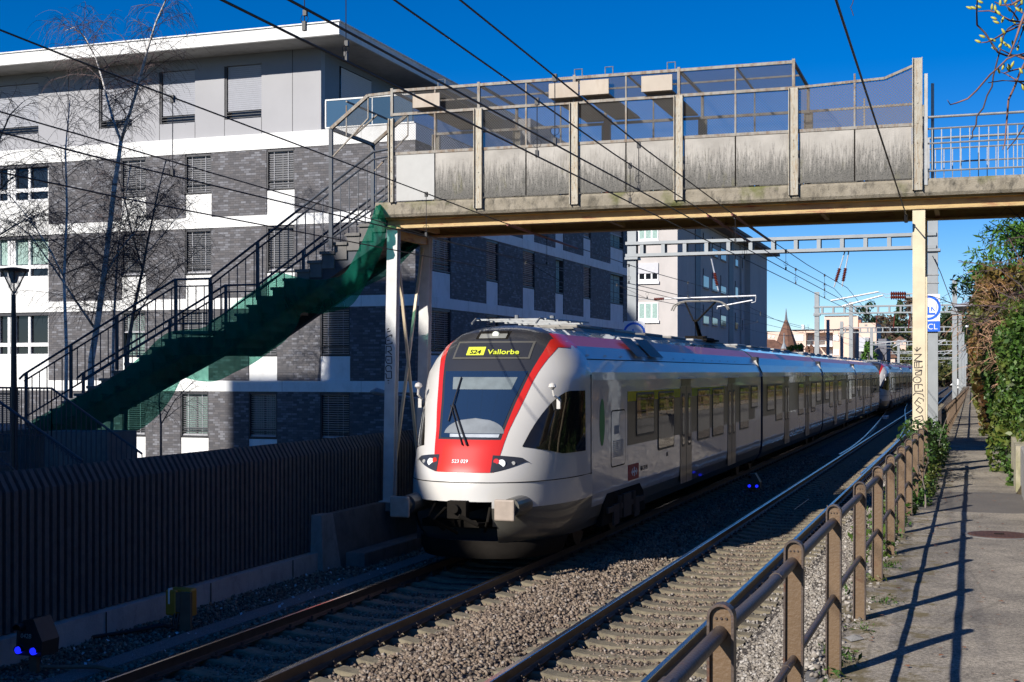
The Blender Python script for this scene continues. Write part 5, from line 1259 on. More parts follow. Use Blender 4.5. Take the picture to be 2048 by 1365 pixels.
for (u,v) in((1615,700),(1622,698),(1602,695)):
    p=yp(u,v,Yt+4); mb=MB(); mb.box(p[0]-.3,p[0]+.3,Yt+4,Yt+4.6,p[2]-2.5,p[2]); mb.prism([(p[0]-.5,p[2]),(p[0]+.5,p[2]),(p[0],p[2]+.6)],'y',Yt+3.9,Yt+4.7); mb.build('chimney',m_tile,th_)
for (u0,u1,v0,v1,Y,lab) in((1772,1790,700,740,300,'small far house with a brown roof among the dark trees'),(1788,1812,672,700,420,'distant brown roofed house halfway up the wooded slope'),(1905,1925,758,790,330,'low white building at the far end of the railway')):
    a=yp(u0,v1,Y); c=yp(u1,v0,Y); h_=thing('house',lab,'house',((a[0]+c[0])/2,Y,a[2]-4))
    MB().box(a[0],c[0],Y,Y+8,-1,c[2]-(c[2]-a[2])*.4).build('wall',m_white if Y==330 else m_salmon,h_); zz=c[2]-(c[2]-a[2])*.4; MB().prism([(a[0]-.6,zz),(c[0]+.6,zz),((a[0]+c[0])/2,c[2])],'y',Y-.5,Y+8.5).build('roof',m_tile if Y!=330 else m_white,h_)
# ================= gantries, masts, signs =================
def hmast(x,y,z0,z1,par,w=.30,d=.30,name='mast',mat=None):
    mb=MB(); mb.box(x-w/2,x+w/2,y-d/2,y-d/2+.02,z0,z1); mb.box(x-w/2,x+w/2,y+d/2-.02,y+d/2,z0,z1); mb.box(x-.01,x+.01,y-d/2+.02,y+d/2-.02,z0,z1)
    return mb.build(name,mat or m_mast,par)
def gantry(y,x0,x1,zb,zt,label,mtop,detail=True,x1b=None):
    g_=thing('catenary_gantry',label,'gantry',((x0+x1)/2,y,0),'steel portal gantries over the railway')
    hmast(x0,y,-.5,mtop,g_); hmast(x1,y,-.5,mtop+.6,g_)
    xr_=x1b or x1+.1
    mb=MB()
    for z in(zb,zt): mb.box(x0-.2,xr_,y-.22,y-.14,z-.05,z+.05); mb.box(x0-.2,xr_,y+.14,y+.22,z-.05,z+.05); mb.box(x0-.2,xr_,y-.14,y+.14,z-.01,z+.01)
    x=x0+.35
    while x<xr_: mb.box(x-.06,x+.06,y-.2,y-.17,zb,zt); mb.box(x-.06,x+.06,y+.17,y+.2,zb,zt); mb.box(x-.012,x+.012,y-.17,y+.17,zb+.05,zt-.05); x+=.72
    mb.build('lattice_beam',m_mast,g_)
    for x in(x0,x1): MB().box(x-.22,x+.22,y-.24,y+.24,zb-.14,zb-.06).build('bracket',m_mast,g_); 
    return g_
def insulator(p,q,par,n=8,r=.07):
    p=Vector(p);q=Vector(q); L=[];rr_=[]
    for k in range(n*2+1): L.append(p.lerp(q,k/(n*2))); rr_.append(r if k%2 else r*.4)
    return MB().tube(L,rr_,10).build('insulator',m_insul,par)
G1=44.
g1=gantry(G1,-10.7,-1.12,7.03,7.43,'nearest steel gantry spanning both tracks just beyond the footbridge',8.0)
# hanging supports
def hang(u0,v0,u1,v1,par,dv=0):
    a=Vector(yp(u0,v0,G1)); c=Vector(yp(u1,v1,G1)); m_=a.lerp(c,.52); e=a.lerp(c,.86)
    MB().tube([a,m_],.022,6).build('hanger_rod',m_arm,par); insulator(m_,e,par); MB().tube([e,c],.022,6).build('clamp',m_arm,par)
hang(1420,506,1437,583,g1); hang(1692,496,1668,575,g1); hang(1699,496,1684,574,g1)
def armset(par,pts_main,r=.028):
    MB().tube([yp(u,v,G1) for u,v in pts_main],r,8).build('registration_arm',m_arm,par)
armset(g1,[(1330,598),(1512,592)]); armset(g1,[(1435,614),(1505,601)],.024); armset(g1,[(1512,593),(1511,604),(1503,606)],.015); insulator(yp(1308,599,G1),yp(1328,598,G1),g1,5,.06); MB().tube([yp(1277,600,G1),yp(1308,599,G1)],.012,5).build('tie_rod',m_arm,g1)
MB().tube([yp(1435,614,G1),yp(1434,619,G1)],.015,5).build('clamp',m_arm,g1)
armset(g1,[(1661,602),(1757,584)]); armset(g1,[(1684,613),(1766,591)],.028)
for v in(588,595): insulator(yp(1781,v,G1),yp(1812,v,G1),g1,7,.085); MB().tube([yp(1757 if v<590 else 1766,585 if v<590 else 591,G1),yp(1772,v+1,G1),yp(1781,v,G1)],.010,5).build('tie_rod',m_arm,g1); MB().tube([yp(1812,v,G1),yp(1868,v-1,G1)],.02,5).build('tie_rod',m_arm,g1)
# side box and cable on the right mast
MB().box(-1.32,-1.28,G1-.1,G1+.02,.2,7.0).build('cable_duct',m_black,g1)
for z in(4.55,5.9,6.15): MB().box(-1.30,-.95,G1-.17,G1+.17,z,z+.04).build('strap',m_galvc,g1)
def station_sign(cx_,cz,y,label,withtext=True):
    s_=thing('station_sign',label,'sign',(cx_,y,cz)); 
    MB().box(cx_-.38,cx_+.34,y-.02,y,cz-.42,cz+.42).build('panel',m_signw,s_,bevel=.004)
    MB().box(cx_-.382,cx_+.342,y-.026,y-.0205,cz-.74,cz-.421).build('name_strip',m_blue,s_)
    n=40; rows=[[(cx_-.02+r*math.cos(2*math.pi*k/n),y-.024,cz+r*math.sin(2*math.pi*k/n)) for k in range(n+1)] for r in(.31,.385)]
    MB().grid(rows[::-1]).build('ring',m_blue,s_)
    mb=MB()
    for dx,h_ in((-.13,.16),(-.06,.20),(.0,.12)): mb.box(cx_+dx-.022,cx_+dx+.022,y-.025,y-.021,cz-.16,cz-.16+h_*1.6)
    mb.box(cx_-.20,cx_+.20,y-.026,y-.0212,cz-.22,cz-.16); mb.box(cx_+.07,cx_+.10,y-.025,y-.021,cz-.10,cz+.0); mb.beam((cx_+.09,y-.023,cz+.02),(cx_+.18,y-.023,cz-.1),.003,.03,up=(1,0,0)); mb.build('emblem',m_blue,s_)
    if withtext: text3('CL',.25,(cx_+.12,y-.03,cz-.67),(R(90),0,0),m_signw,s_,'lettering')
    return s_
def text3(body_,size,loc,rot,mat,par,name):
    cu=bpy.data.curves.new(name,'FONT'); cu.body=body_; cu.size=size; cu.align_x='CENTER'; cu.extrude=.002
    o=bpy.data.objects.new('tmp',cu); me=bpy.data.meshes.new_from_object(o); bpy.data.objects.remove(o)
    me.materials.clear(); me.materials.append(mat); n=bpy.data.objects.new(name,me); COL.objects.link(n); n.parent=par; n.location=Vector(loc)-wl(par); n.rotation_euler=rot; return n
q=yp(1857,616,G1-.2); station_sign(q[0],q[2],G1-.2,'blue and white station name sign on the mast behind the cream column')
q=yp(1270,668,G1-.2); station_sign(q[0],q[2],G1-.2,'shaded station sign on the left mast just showing above the train roof',False)
g2=gantry(92.,-9.75,-1.0,7.05,7.5,'second gantry farther down the line in front of the pink building',8.5)
mb=MB()
for (u,x) in((1755,0),(1790,0),(1820,0)):
    a=yp(u,626,92.); mb.tube([a,(a[0]-.1,92,a[2]-1.0)],.035,5)
mb.build('hanging_insulators',m_insul,g2)
for (a,c) in(((1662,626),(1668,648)),((1757,626),(1750,645))): pass
for i,(y,x0,lab) in enumerate(((138.,-12.2,'third gantry with white registration arms in the distance'),(190.,-13.5,'fourth gantry in front of the wooded slope'),(262.,-15.,'fifth gantry far down the railway'),(350.,-18.,'farthest gantry at the end of the straight'))):
    g_=gantry(y,x0,-1.0,7.1-.25*i,7.55-.25*i,lab,8.2-.3*i)
    mb=MB()
    for x in(-7.6,-3.9): mb.tube([(x-1.8,y,5.9-.2*i),(x+1.6,y,6.3-.2*i)],.05,5); mb.tube([(x+1.6,y,6.3-.2*i),(x+.3,y,5.6-.2*i)],.04,5)
    mb.build('registration_arms',m_arm,g_)
# extra far masts left of the tracks
for i,(u,v0,v1,Y) in enumerate(((1656,640,760,150.),(1743,655,735,160.),(1797,680,760,190.),(1702,604,790,118.))):
    a=yp(u,v0,Y); m_=hmast(a[0],Y,-.5,a[2],None,.32,.3); m_.name='catenary_mast'; tag(m_,['slim grey mast standing before the pink balconies','grey mast beside the dark house wall','thin mast in front of the green conifer','dark thick mast at the corner of the pink building'][i],'mast',None)
# ================= overhead wires =================
def catenary(label,Xm,mpts,Xc,cpts,drops,rw=.0085,group=None):
    t_=thing('overhead_line',label,'overhead wire',(Xm,22,5.5),'overhead lines of the railway')
    m_=MB(); m_.tube([(Xm,*p) for p in mpts],rw,6,cap=False); m_.build('messenger_wire',m_cable,t_)
    c_=MB(); c_.tube([(Xc,*p) for p in cpts],rw,6,cap=False); c_.build('contact_wire',m_cable,t_)
    def zi(P,y):
        for a,b_ in zip(P,P[1:]):
            if a[0]<=y<=b_[0]: return a[1]+(b_[1]-a[1])*(y-a[0])/(b_[0]-a[0])
        return P[-1][1]
    for y in drops:
        z1_=zi(mpts,y); z0_=zi(cpts,y); d=MB(); d.tube([(Xm,y,z1_),(Xc,y,z0_)],.005,5); d.box(Xm-.02,Xm+.02,y-.02,y+.02,z1_-.05,z1_+.02); d.box(Xc-.015,Xc+.015,y-.02,y+.02,z0_-.01,z0_+.06)
        n=8; rr_=.045; zc=z0_+.13; d.tube([(Xc+rr_*math.cos(2*math.pi*k/n),y,zc+rr_*math.sin(2*math.pi*k/n)) for k in range(n+1)],.003,4); d.build('dropper',m_cable,t_)
    return t_
def sag(y0,y1,z0,z1,s,n=8): return [(y0+(y1-y0)*k/n, z0+(z1-z0)*k/n-s*4*(k/n)*(1-k/n)) for k in range(n+1)]
long_=lambda z: sag(44,92,z,z+.5,.75)[1:]+sag(92,138,z+.5,z+.4,.7)[1:]+sag(138,190,z+.4,z+.3,.7)[1:]+[(262,z+.1),(350,z)]
cl=lambda z: [(92,z),(138,z-.05),(190,z-.1),(262,z-.2),(350,z-.3)]
drA=[8.3,15.0,21.5,29,37,52,60,68,76,84]
a1=yp(0,75,10.6)
t1=catenary('overhead line of the occupied track running above the train',-7.63,[(0,6.25),(11,5.93),(22,5.72),(33,5.66),(44,5.75)]+long_(5.75),-7.63,[(0,5.2),(11,5.12),(22,5.16),(33,5.25),(44,5.3)]+cl(5.35),[11.8,18.5,24.5,31,38,52,60,68,76,84])
t1b=catenary('second left overhead line crossing the brick building and staircase',-9.2,[(0,5.95),(11,5.75),(25,5.55),(44,5.55)]+long_(5.5),-8.35,[(0,5.0),(12,4.95),(30,5.1),(44,5.2)]+cl(5.2),[28,36,56,72])
t2=catenary('upper right overhead line of the empty track',-3.72,[(0,6.45),(8,6.05),(16,5.83),(23,5.74),(33,5.72),(44,5.82)]+long_(5.82),-3.72,[(0,5.28),(23,5.3),(44,5.35)]+cl(5.35),[12.2,15.6,22.5,29,37,52,60,68,76,84])
t3=catenary('companion overhead line beside the one of the empty track',-4.12,[(0,6.3),(8,5.98),(16,5.80),(23,5.74),(33,5.70),(44,5.80)]+long_(5.8),-4.12,[(0,5.3),(23,5.31),(44,5.35)]+cl(5.4),[12.9,16.8,26,34,41,56,64,72,80])
for t_,X,z in((t1,-7.63,5.71),(t2,-3.72,5.74),(t3,-4.12,5.735)): MB().tube([(X,22.2,z),(X,26.6,z-.03)],.024,8).build('red_sleeve',m_orange,t_)
fw=thing('feeder_wire','single black cable descending from above to the top of the cream column','wire',(-.95,20,5.9))
p0=xp(1660,-60,-.95); p1=yp(1812,430,BY0-.2); MB().tube([xp(1600,-320,-.95),xp(1672,0,-.95),p1],.011,6).build('cable',m_cable,fw); MB().tube([p1,Vector(p1)+Vector((0,.05,-.12))],.03,6).build('clamp',m_black,fw)
MB().tube([yp(1865,512,G1-.3),yp(1881,545,G1-.3),yp(1906,612,G1-.3),yp(1930,660,90)],.012,4).build('stay_wire',m_cable,fw)
# hanging fittings on the verticals seen against roof corner at upper left
hw=thing('hanging_cable_fitting','vertical dark hanger cables with clamps in front of the white roof edge','cable fitting',(-7.6,12,7))
for (u,v,Y,v0) in((609,62,13.0,-120),(692,122,13.5,-120)):
    a=yp(u,v0,Y); c=yp(u,v,Y); mb=MB(); mb.tube([a,c],.006,5); mb.box(c[0]-.02,c[0]+.02,Y-.02,Y+.02,c[2],c[2]+.10); mb.box(c[0]-.012,c[0]+.03,Y-.02,Y+.02,c[2]+.16,c[2]+.22); n=8
    mb.tube([(c[0]+.045*math.cos(2*math.pi*k/n),Y,c[2]+.13+.05*math.sin(2*math.pi*k/n)) for k in range(n+1)],.004,4); mb.build('hanger',m_cable,hw)
# ================= brown pipe fence along the path =================
def fence(label,ya,yb,n,seg):
    f=thing('pipe_railing',label,'railing',(-.72,ya,1.43)); sp_=(yb-ya)/n; FX=lambda y:-.76+.004*y
    zt=lambda y:2.42-.0045*(y-4)
    outer=[(-.0425,-.05),(-.0425,.905)]+[(.0425*math.cos(R(180-18*k)),.905+.0425*math.sin(R(180-18*k))) for k in range(1,10)]+[(.0425,.905),(.0425,-.05)]
    def pm():
        mb=MB(); mb.prism([(x*.84,z) for x,z in outer],'y',-.008,.008)
        inn=[(x*.80,z if z<.5 else .905+(z-.905)*.8) for x,z in outer]
        for i in range(len(outer)-1):
            a,b_=outer[i],outer[i+1]; c_,d=inn[i+1],inn[i]
            for yy in(-.026,.026): mb.poly([(a[0],yy,a[1]),(b_[0],yy,b_[1]),(c_[0],yy,c_[1]),(d[0],yy,d[1])],1)
            mb.poly([(a[0],-.026,a[1]),(b_[0],-.026,b_[1]),(b_[0],.026,b_[1]),(a[0],.026,a[1])],1); mb.poly([(d[0],-.026,d[1]),(c_[0],-.026,c_[1]),(c_[0],.026,c_[1]),(d[0],.026,d[1])],1)
        mb.v=[(v[0]-.0,v[1],v[2]) for v in mb.v]
        for k in range(3): mb.tube([(-.016+.016*k,-.009,.90),(-.016+.016*k,-.014,.90)],.004,6,1)
        return mb
    base=pm().build('post',[m_handrail,m_pipe],f,local=True)
    for k in range(n+1):
        y=ya+sp_*k; o=base if k==0 else base.copy()
        if k: COL.objects.link(o); o.parent=f
        o.location=(FX(y)+.72,y-ya,zt(y)-.95-1.43); o.rotation_euler=(random.uniform(-.006,.006),random.uniform(-.006,.006),0)
    for dz,r_ in((-.10,.0245),(-.52,.017)):
        pts=[(FX(y)+random.uniform(-.004,.004),y,zt(y)+dz+random.uniform(-.003,.003)) for y in [ya-.9+sp_*.5*k for k in range(2*n+3)]]
        r=MB().tube(pts,r_,12).build('pipe_rail',m_pipe,f,smooth=True)
        for y in ([ya+3.0,ya+.95] if dz>-.3 else [ya+3.3]): MB().tube([(FX(y),y-.035,zt(y)+dz),(FX(y),y+.035,zt(y)+dz)],r_+.003,12).build('sleeve',m_pipe,r)
    return f
S_=1.755
fence('brown steel post and pipe railing along the near part of the footpath',.72+S_*1.0,.72+S_*13,12,0)
fence('continuing brown pipe railing far along the footpath beyond the ivy',33.6,33.6+S_*60,60,0)
# manhole
q=gp(1998,1071,1.456); n=40
mb=MB(); mb.tube([(q[0],q[1],1.452),(q[0],q[1],1.462)],.36,n,1); mb.tube([(q[0],q[1],1.462),(q[0],q[1],1.466)],.31,n,0)
for k in range(-7,8):
    w_=math.sqrt(max(0,.29**2-(k*.04)**2)); mb.box(q[0]+k*.04-.007,q[0]+k*.04+.007,q[1]-w_,q[1]+w_,1.466,1.470,0)
mb.box(q[0]-.05,q[0]+.05,q[1]-.02,q[1]+.02,1.4705,1.475,2); tag(mb.build('manhole_cover',[m_cover,m_concd,m_dark]),'round rusty ribbed manhole cover set in the asphalt path','manhole cover')
# concrete block wall at the right edge of the path
a=gp(1975,905,1.9); q1=gp(2040,978,1.45)
bw=thing('concrete_wall','short pale concrete retaining wall at the right edge of the path','wall',(.75,19,1.45))
MB().prism([(15.5,1.3),(20.35,1.3),(20.35,2.10),(15.5,2.05)],'x',.66,.95).build('wall_body',m_conc,bw,bevel=.02); MB().prism([(20.355,1.3),(22.8,1.3),(22.8,2.12),(20.355,2.1)],'x',.60,.95).build('wall_body',concrete('yellowed_concrete',(.36,.32,.22),(.46,.42,.32),amt=.5,green=.5),bw)
# ================= vegetation =================
m_birch=None
t=NT('birch_bark'); P=t.pos(); n=t.noise(t.pos(1,1,5),2.2,5,.7); m_birch=t.bsdf(t.ramp(n,[(.34,(.06,.055,.05)),(.42,(.34,.32,.30)),(.58,(.60,.58,.55))]),.8,bump=n,bs=.3)
m_bark=M('grey_brown_bark',(.15,.125,.11),.85,var=.35,scale=6)
m_twig=M('birch_twig',(.085,.055,.052),.75,var=.2)
m_twigb=M('pale_brown_twig',(.36,.21,.13),.75,var=.3,scale=5)
def V3(p): return Vector(p)
def twig(mb,p,d,L,r0,r1,ns,droop,wand=.25,sides=3):
    pts=[V3(p)]; d=d.normalized(); rr_=[r0]
    for k in range(ns):
        d=(d+Vector((random.gauss(0,wand),random.gauss(0,wand),random.gauss(0,wand)-droop))*(1.0/ns)*2).normalized()
        pts.append(pts[-1]+d*(L/ns)); rr_.append(r0+(r1-r0)*(k+1)/ns)
    mb.tube(pts,rr_,sides,cap=False); return pts
def along(pts,step):
    out=[]; acc=0
    for a,b_ in zip(pts,pts[1:]):
        L=(b_-a).length; n_=(b_-a).normalized(); s=step-acc
        while s<L: out.append((a+n_*s,n_)); s+=step
        acc=(acc+L)%step
    return out
def crownof(mb,limb,step=.28,L=(1.2,2.4),t0=.0,up=.75,droop=.55,tw=.13,tl=(.35,1.0),rb=.013,bias=None):
    A=along(limb,step); n=len(A)
    for i,(p,dn) in enumerate(A):
        k=i/max(1,n)
        if k<t0: continue
        a=random.uniform(0,2*math.pi); d=Vector((math.cos(a),math.sin(a),up+random.uniform(-.3,.4)))
        if bias: d+=Vector(bias)
        l=random.uniform(*L)*(1.05-.6*k)
        br=twig(mb,p,d,l,rb*(1.1-.5*k),.005,7,droop*.35,.30)
        for (q,dq) in along(br,tw):
            a=random.uniform(0,2*math.pi); d2=dq*.8+Vector((math.cos(a),math.sin(a),-.1))*.8
            tws=twig(mb,q,d2,random.uniform(*tl),.0052,.0028,4,droop*1.3,.25)
            if random.random()<.5:
                q2=tws[2]; twig(mb,q2,Vector((random.uniform(-1,1),random.uniform(-1,1),-.6)),random.uniform(.15,.45),.0035,.0025,3,droop,.2)
def tree(name,label,cat,trunk,Y,r,limbs,bark,twm,grp=None,**kw):
    P=[V3(yp(u,v,Y)) for u,v in trunk]; P[0].z=-.4
    t_=thing(name,label,cat,tuple(P[0]),grp)
    MB().tube(P,[r[0]+(r[1]-r[0])*k/(len(P)-1) for k in range(len(P))],9).build('trunk',bark,t_,smooth=True)
    mb=MB(); lm=MB(); allp=[P[int(len(P)*.35):]]
    for L_,ra,rb,yo in limbs:
        Q=[V3(yp(u,v,Y+yo*k/(len(L_)-1))) for k,(u,v) in enumerate(L_)]; lm.tube(Q,[ra+(rb-ra)*k/(len(Q)-1) for k in range(len(Q))],7); allp.append(Q)
    if limbs: lm.build('limb',bark,t_,smooth=True)
    for q in allp: crownof(mb,q,**kw)
    mb.build('crown',twm,t_); return t_
G_='bare birch trees beside the staircase'
tree('birch_tree','tallest forked birch with bare drooping twigs above the white roof','tree',[(176,800),(183,720),(196,640),(207,560),(218,470),(228,380),(237,320),(242,283)],33,(.10,.055),
  [([(242,283),(226,240),(215,200),(205,160),(192,118),(170,75),(148,55),(130,62)],.040,.007,1.5),([(242,283),(255,240),(268,200),(282,150),(296,95),(312,45),(332,0),(345,-30)],.050,.018,-1.),([(188,655),(150,600),(110,540),(60,470),(20,440)],.04,.01,-1.5),([(205,560),(240,500),(290,440),(340,380)],.03,.008,1.5)],m_birch,m_twig,G_,step=.15,tw=.09)
tree('birch_tree','slim straight birch left of the forked one','tree',[(130,880),(133,700),(128,560),(134,420),(131,300),(140,200)],30.5,(.055,.012),[([(130,560),(100,500),(60,440),(10,380)],.025,.008,-1.)],m_birch,m_twig,G_,step=.16,L=(.9,2.3),tw=.10)
tree('birch_tree','thin dark birch stem just right of the forked trunk','tree',[(222,800),(227,660),(232,560),(240,450),(262,330)],35,(.055,.014),[([(232,560),(300,500),(350,440),(390,400)],.02,.006,1)],m_birch,m_twig,G_,step=.17,L=(.9,2.3),tw=.10)
tree('birch_tree','leaning multi-branched birch nearest the staircase top','tree',[(246,770),(256,690),(272,600),(285,540),(298,470),(315,390),(332,320)],34,(.065,.014),[([(262,650),(300,590),(350,540),(400,500)],.025,.008,.5),([(285,540),(262,460),(250,400),(235,350)],.025,.008,-.5)],m_bark,m_twig,G_,step=.15,L=(1.,2.4),tw=.10)
tree('birch_tree','bare tree at the far left edge reaching over the lamp','tree',[(-70,800),(-60,600),(-40,420),(-10,300),(20,230),(45,205)],31,(.06,.010),[([(-50,520),(0,470),(50,440),(100,430)],.03,.008,-1),([(-40,420),(20,360),(70,330)],.03,.008,0)],m_bark,m_twig,G_,step=.15,L=(1.,2.4),tw=.10)
tree('young_tree','small bare tree in front of the lowest brick windows','tree',[(322,905),(322,850),(318,800),(325,740)],36,(.04,.012),[([(322,850),(350,800),(390,760)],.02,.006,0)],m_bark,m_twig,None,step=.22,L=(.6,1.3))
# leaf helpers
leafq=np.array([(-.5,0,0),(0,-.36,.10),(.5,0,0),(0,.36,.10)]); leaff=[(0,1,2,3)]
def leaves(name,pos,size,mat,parent,kind=None,asp=1.):
    n=len(pos); s=np.clip(rng.lognormal(0,.38,n),.35,2.1)*size; return soup(name,leafq,leaff,np.array(pos),rots(n),np.stack([s,s*asp,s],1),mat,parent)
m_ivy=leaf('ivy_leaves',[(.02,.04,.01),(.035,.085,.014),(.06,.14,.02),(.10,.19,.03),(.04,.07,.015)],patch=((.085,.10,.018),.9))
m_ivyd=leaf('dark_ivy_leaves',[(.02,.045,.012),(.04,.09,.018),(.065,.13,.025)])
m_rust=leaf('rusty_conifer_foliage',[(.17,.10,.035),(.20,.13,.045),(.10,.11,.028),(.06,.09,.02),(.24,.15,.06)],patch=((.06,.10,.02),.6))
m_olive=leaf('olive_hedge_leaves',[(.05,.07,.012),(.09,.13,.018),(.15,.15,.025),(.035,.055,.012)],patch=((.18,.09,.03),.35))
m_pine=leaf('pine_needles',[(.04,.10,.015),(.08,.19,.025),(.13,.28,.04),(.06,.13,.02)])
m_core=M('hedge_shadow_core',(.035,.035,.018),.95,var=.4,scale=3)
def bul(y,z): return .13*math.sin(y*1.9+z*1.3)+.11*math.sin(y*.83-z*2.1+1)+.09*math.sin(y*4.1+z*3.7)
def hedge(name,label,cat,y0,y1,z0,ztop,xf,n,size,mat,depth=.3,asp=.8,front=True):
    t_=thing(name,label,cat,(xf(y0,z0)+.8,y0,z0))
    rows=[]
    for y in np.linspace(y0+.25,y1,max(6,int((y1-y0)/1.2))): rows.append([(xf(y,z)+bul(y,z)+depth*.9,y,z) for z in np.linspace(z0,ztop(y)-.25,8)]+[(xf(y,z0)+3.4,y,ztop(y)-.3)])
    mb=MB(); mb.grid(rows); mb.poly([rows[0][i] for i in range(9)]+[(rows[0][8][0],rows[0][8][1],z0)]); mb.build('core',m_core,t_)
    ys=y0+(y1-y0)*rng.random(n)**1.25; pos=[]
    for y in ys:
        zt=ztop(y); z=z0+(zt-z0)*rng.random(); x=xf(y,z)+bul(y,z)+rng.random()**2*depth
        if rng.random()<.18: x=xf(y,zt)+rng.random()*2.6; z=zt+bul(x*2,y)*1.5+rng.uniform(-.25,.12)
        pos.append((x,y,z))
    if front:
        for k in range(int(n*.22)): z=z0+(ztop(y0)-z0)*rng.random(); pos.append((xf(y0,z)+rng.random()*2.6,y0+rng.uniform(-.12,.25)+bul(z,k*.01)*.6,z))
    leaves('foliage',pos,size,mat,t_,asp=asp); return t_
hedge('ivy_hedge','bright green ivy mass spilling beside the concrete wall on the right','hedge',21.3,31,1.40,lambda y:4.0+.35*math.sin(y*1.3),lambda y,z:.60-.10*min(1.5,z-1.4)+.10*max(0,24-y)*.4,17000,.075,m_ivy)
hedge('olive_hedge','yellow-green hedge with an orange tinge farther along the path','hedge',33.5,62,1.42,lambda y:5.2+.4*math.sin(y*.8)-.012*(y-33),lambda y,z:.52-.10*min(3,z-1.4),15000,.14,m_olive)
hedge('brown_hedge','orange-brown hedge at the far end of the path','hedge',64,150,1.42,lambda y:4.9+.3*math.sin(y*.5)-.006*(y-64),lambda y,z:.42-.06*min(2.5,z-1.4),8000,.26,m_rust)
# dark trunk gap and slim post between the hedges
MB().tube([(.62,32.2,1.3),(.60,32.2,3.3)],.06,8).build('hedge_post',m_black,None); tag(bpy.data.objects['hedge_post'],'slim dark post standing in the gap between the two hedges','post')
def blob_tree(name,label,cat,c,rad,n,size,mat,trunk=True,grp=None,clumps=26,bark=None,asp=.5,conic=False,zb=None):
    t_=thing(name,label,cat,(c[0],c[1],zb if zb is not None else c[2]-rad[2]-1),grp); pos=[]
    cl_=[]
    for k in range(clumps):
        a=rng.uniform(0,2*math.pi); h=rng.uniform(-.9,.95); 
        rr_=(1-(h+1)/2)*.95+.03 if conic else math.sqrt(max(0,1-h*h))*rng.uniform(.55,1.)
        cl_.append((rr_*math.cos(a),rr_*math.sin(a),h,rng.uniform(.18,.36) if not conic else rng.uniform(.14,.26)))
    for i in range(n):
        k=cl_[rng.integers(len(cl_))]; v=rng.normal(size=3); v/=np.linalg.norm(v); v*=k[3]*rng.random()**.4
        pos.append((c[0]+rad[0]*(k[0]+v[0]),c[1]+rad[1]*(k[1]+v[1]),c[2]+rad[2]*(k[2]+v[2]*.8)))
    if trunk:
        z0=zb if zb is not None else c[2]-rad[2]-1
        mb=MB(); mb.tube([(c[0],c[1],z0-.5),(c[0]+.05*rad[0],c[1],c[2]-rad[2]*.3),(c[0],c[1],c[2]+rad[2]*.7)],[max(.08,rad[0]*.06),rad[0]*.045,.02],7); mb.build('trunk',bark or m_bark,t_)
        mb=MB()
        for k in cl_[:14]: mb.tube([(c[0],c[1],c[2]+rad[2]*(k[2]*.4-.3)),(c[0]+rad[0]*k[0]*.85,c[1]+rad[1]*k[1]*.85,c[2]+rad[2]*k[2]*.85)],[rad[0]*.02,rad[0]*.006],4,cap=False)
        mb.build('limbs',bark or m_bark,t_)
    leaves('crown',pos,size,mat,t_,asp=asp); return t_
blob_tree('pine_tree','bushy bright green pine rising behind the right-hand hedge'.replace('right-hand ',''),'tree',(2.25,46,5.8),(2.3,2.6,2.15),16000,.20,m_pine,asp=.35,zb=1.5,clumps=60)
blob_tree('cypress_tree','rust-brown dying conifer leaning over the path before the pine','tree',(2.15,37,3.8),(1.6,2.,1.5),7000,.17,m_rust,asp=.35,zb=1.5,clumps=30)
blob_tree('cypress_tree','second rust-brown conifer closest to the right edge of the view','tree',(2.35,30.5,3.7),(1.5,1.8,1.2),5000,.14,m_rust,asp=.35,zb=1.5,clumps=24)
# bare tangled shrub
bs=thing('bare_shrub','leafless pale-brown tangled shrub overhanging the ivy at the right edge','shrub',(1.4,25.5,1.5))
mb=MB()
main=[[(1990,638),(2003,655),(2020,690),(2060,730)],[(2000,630),(2020,660),(2035,700),(2070,760)],[(1985,690),(2010,670),(2030,665),(2070,680)],[(1965,660),(1985,645),(2010,640),(2050,610)],[(1975,580),(2000,570),(2030,590),(2070,600)],[(2010,720),(2030,740),(2070,770)],[(1980,610),(2010,620),(2070,650)]]
for L_ in main:
    Q=[V3(yp(u,v,25+.3*k)) for k,(u,v) in enumerate(L_)][::-1]; mb.tube(Q,[.035-.009*k for k in range(len(Q))],6,cap=False)
    crownof(mb,Q,step=.14,L=(.5,1.2),up=.2,droop=.25,tw=.12,tl=(.2,.6),rb=.010,bias=(-.5,0,0))
mb.build('branches',m_twigb,bs)
# dark wiry twigs above
bt=thing('bare_climber','dark wiry bare climber silhouetted against the sky beside the pine','climber',(1.8,24,4))
mb=MB()
for L_ in ([(2075,560),(2040,520),(2020,480),(1998,455),(1978,443)],[(2075,500),(2040,470),(2010,450),(1985,470),(1980,500)],[(2075,620),(2040,570),(2000,540),(1965,530),(1942,525)],[(2070,640),(2030,600),(1990,580)],[(2060,460),(2035,430),(2015,445)],[(2010,615),(1970,612),(1935,610),(1905,608),(1885,600)],[(2000,625),(1960,650),(1925,628),(1900,620)]):
    Q=[V3(yp(u,v,24)) for u,v in L_]; mb.tube(Q,[.014-.002*k for k in range(len(Q))],5,cap=False); crownof(mb,Q,step=.16,L=(.25,.7),up=.1,droop=.1,tw=.12,tl=(.1,.3),rb=.006)
mb.build('branches',m_twig,bt)
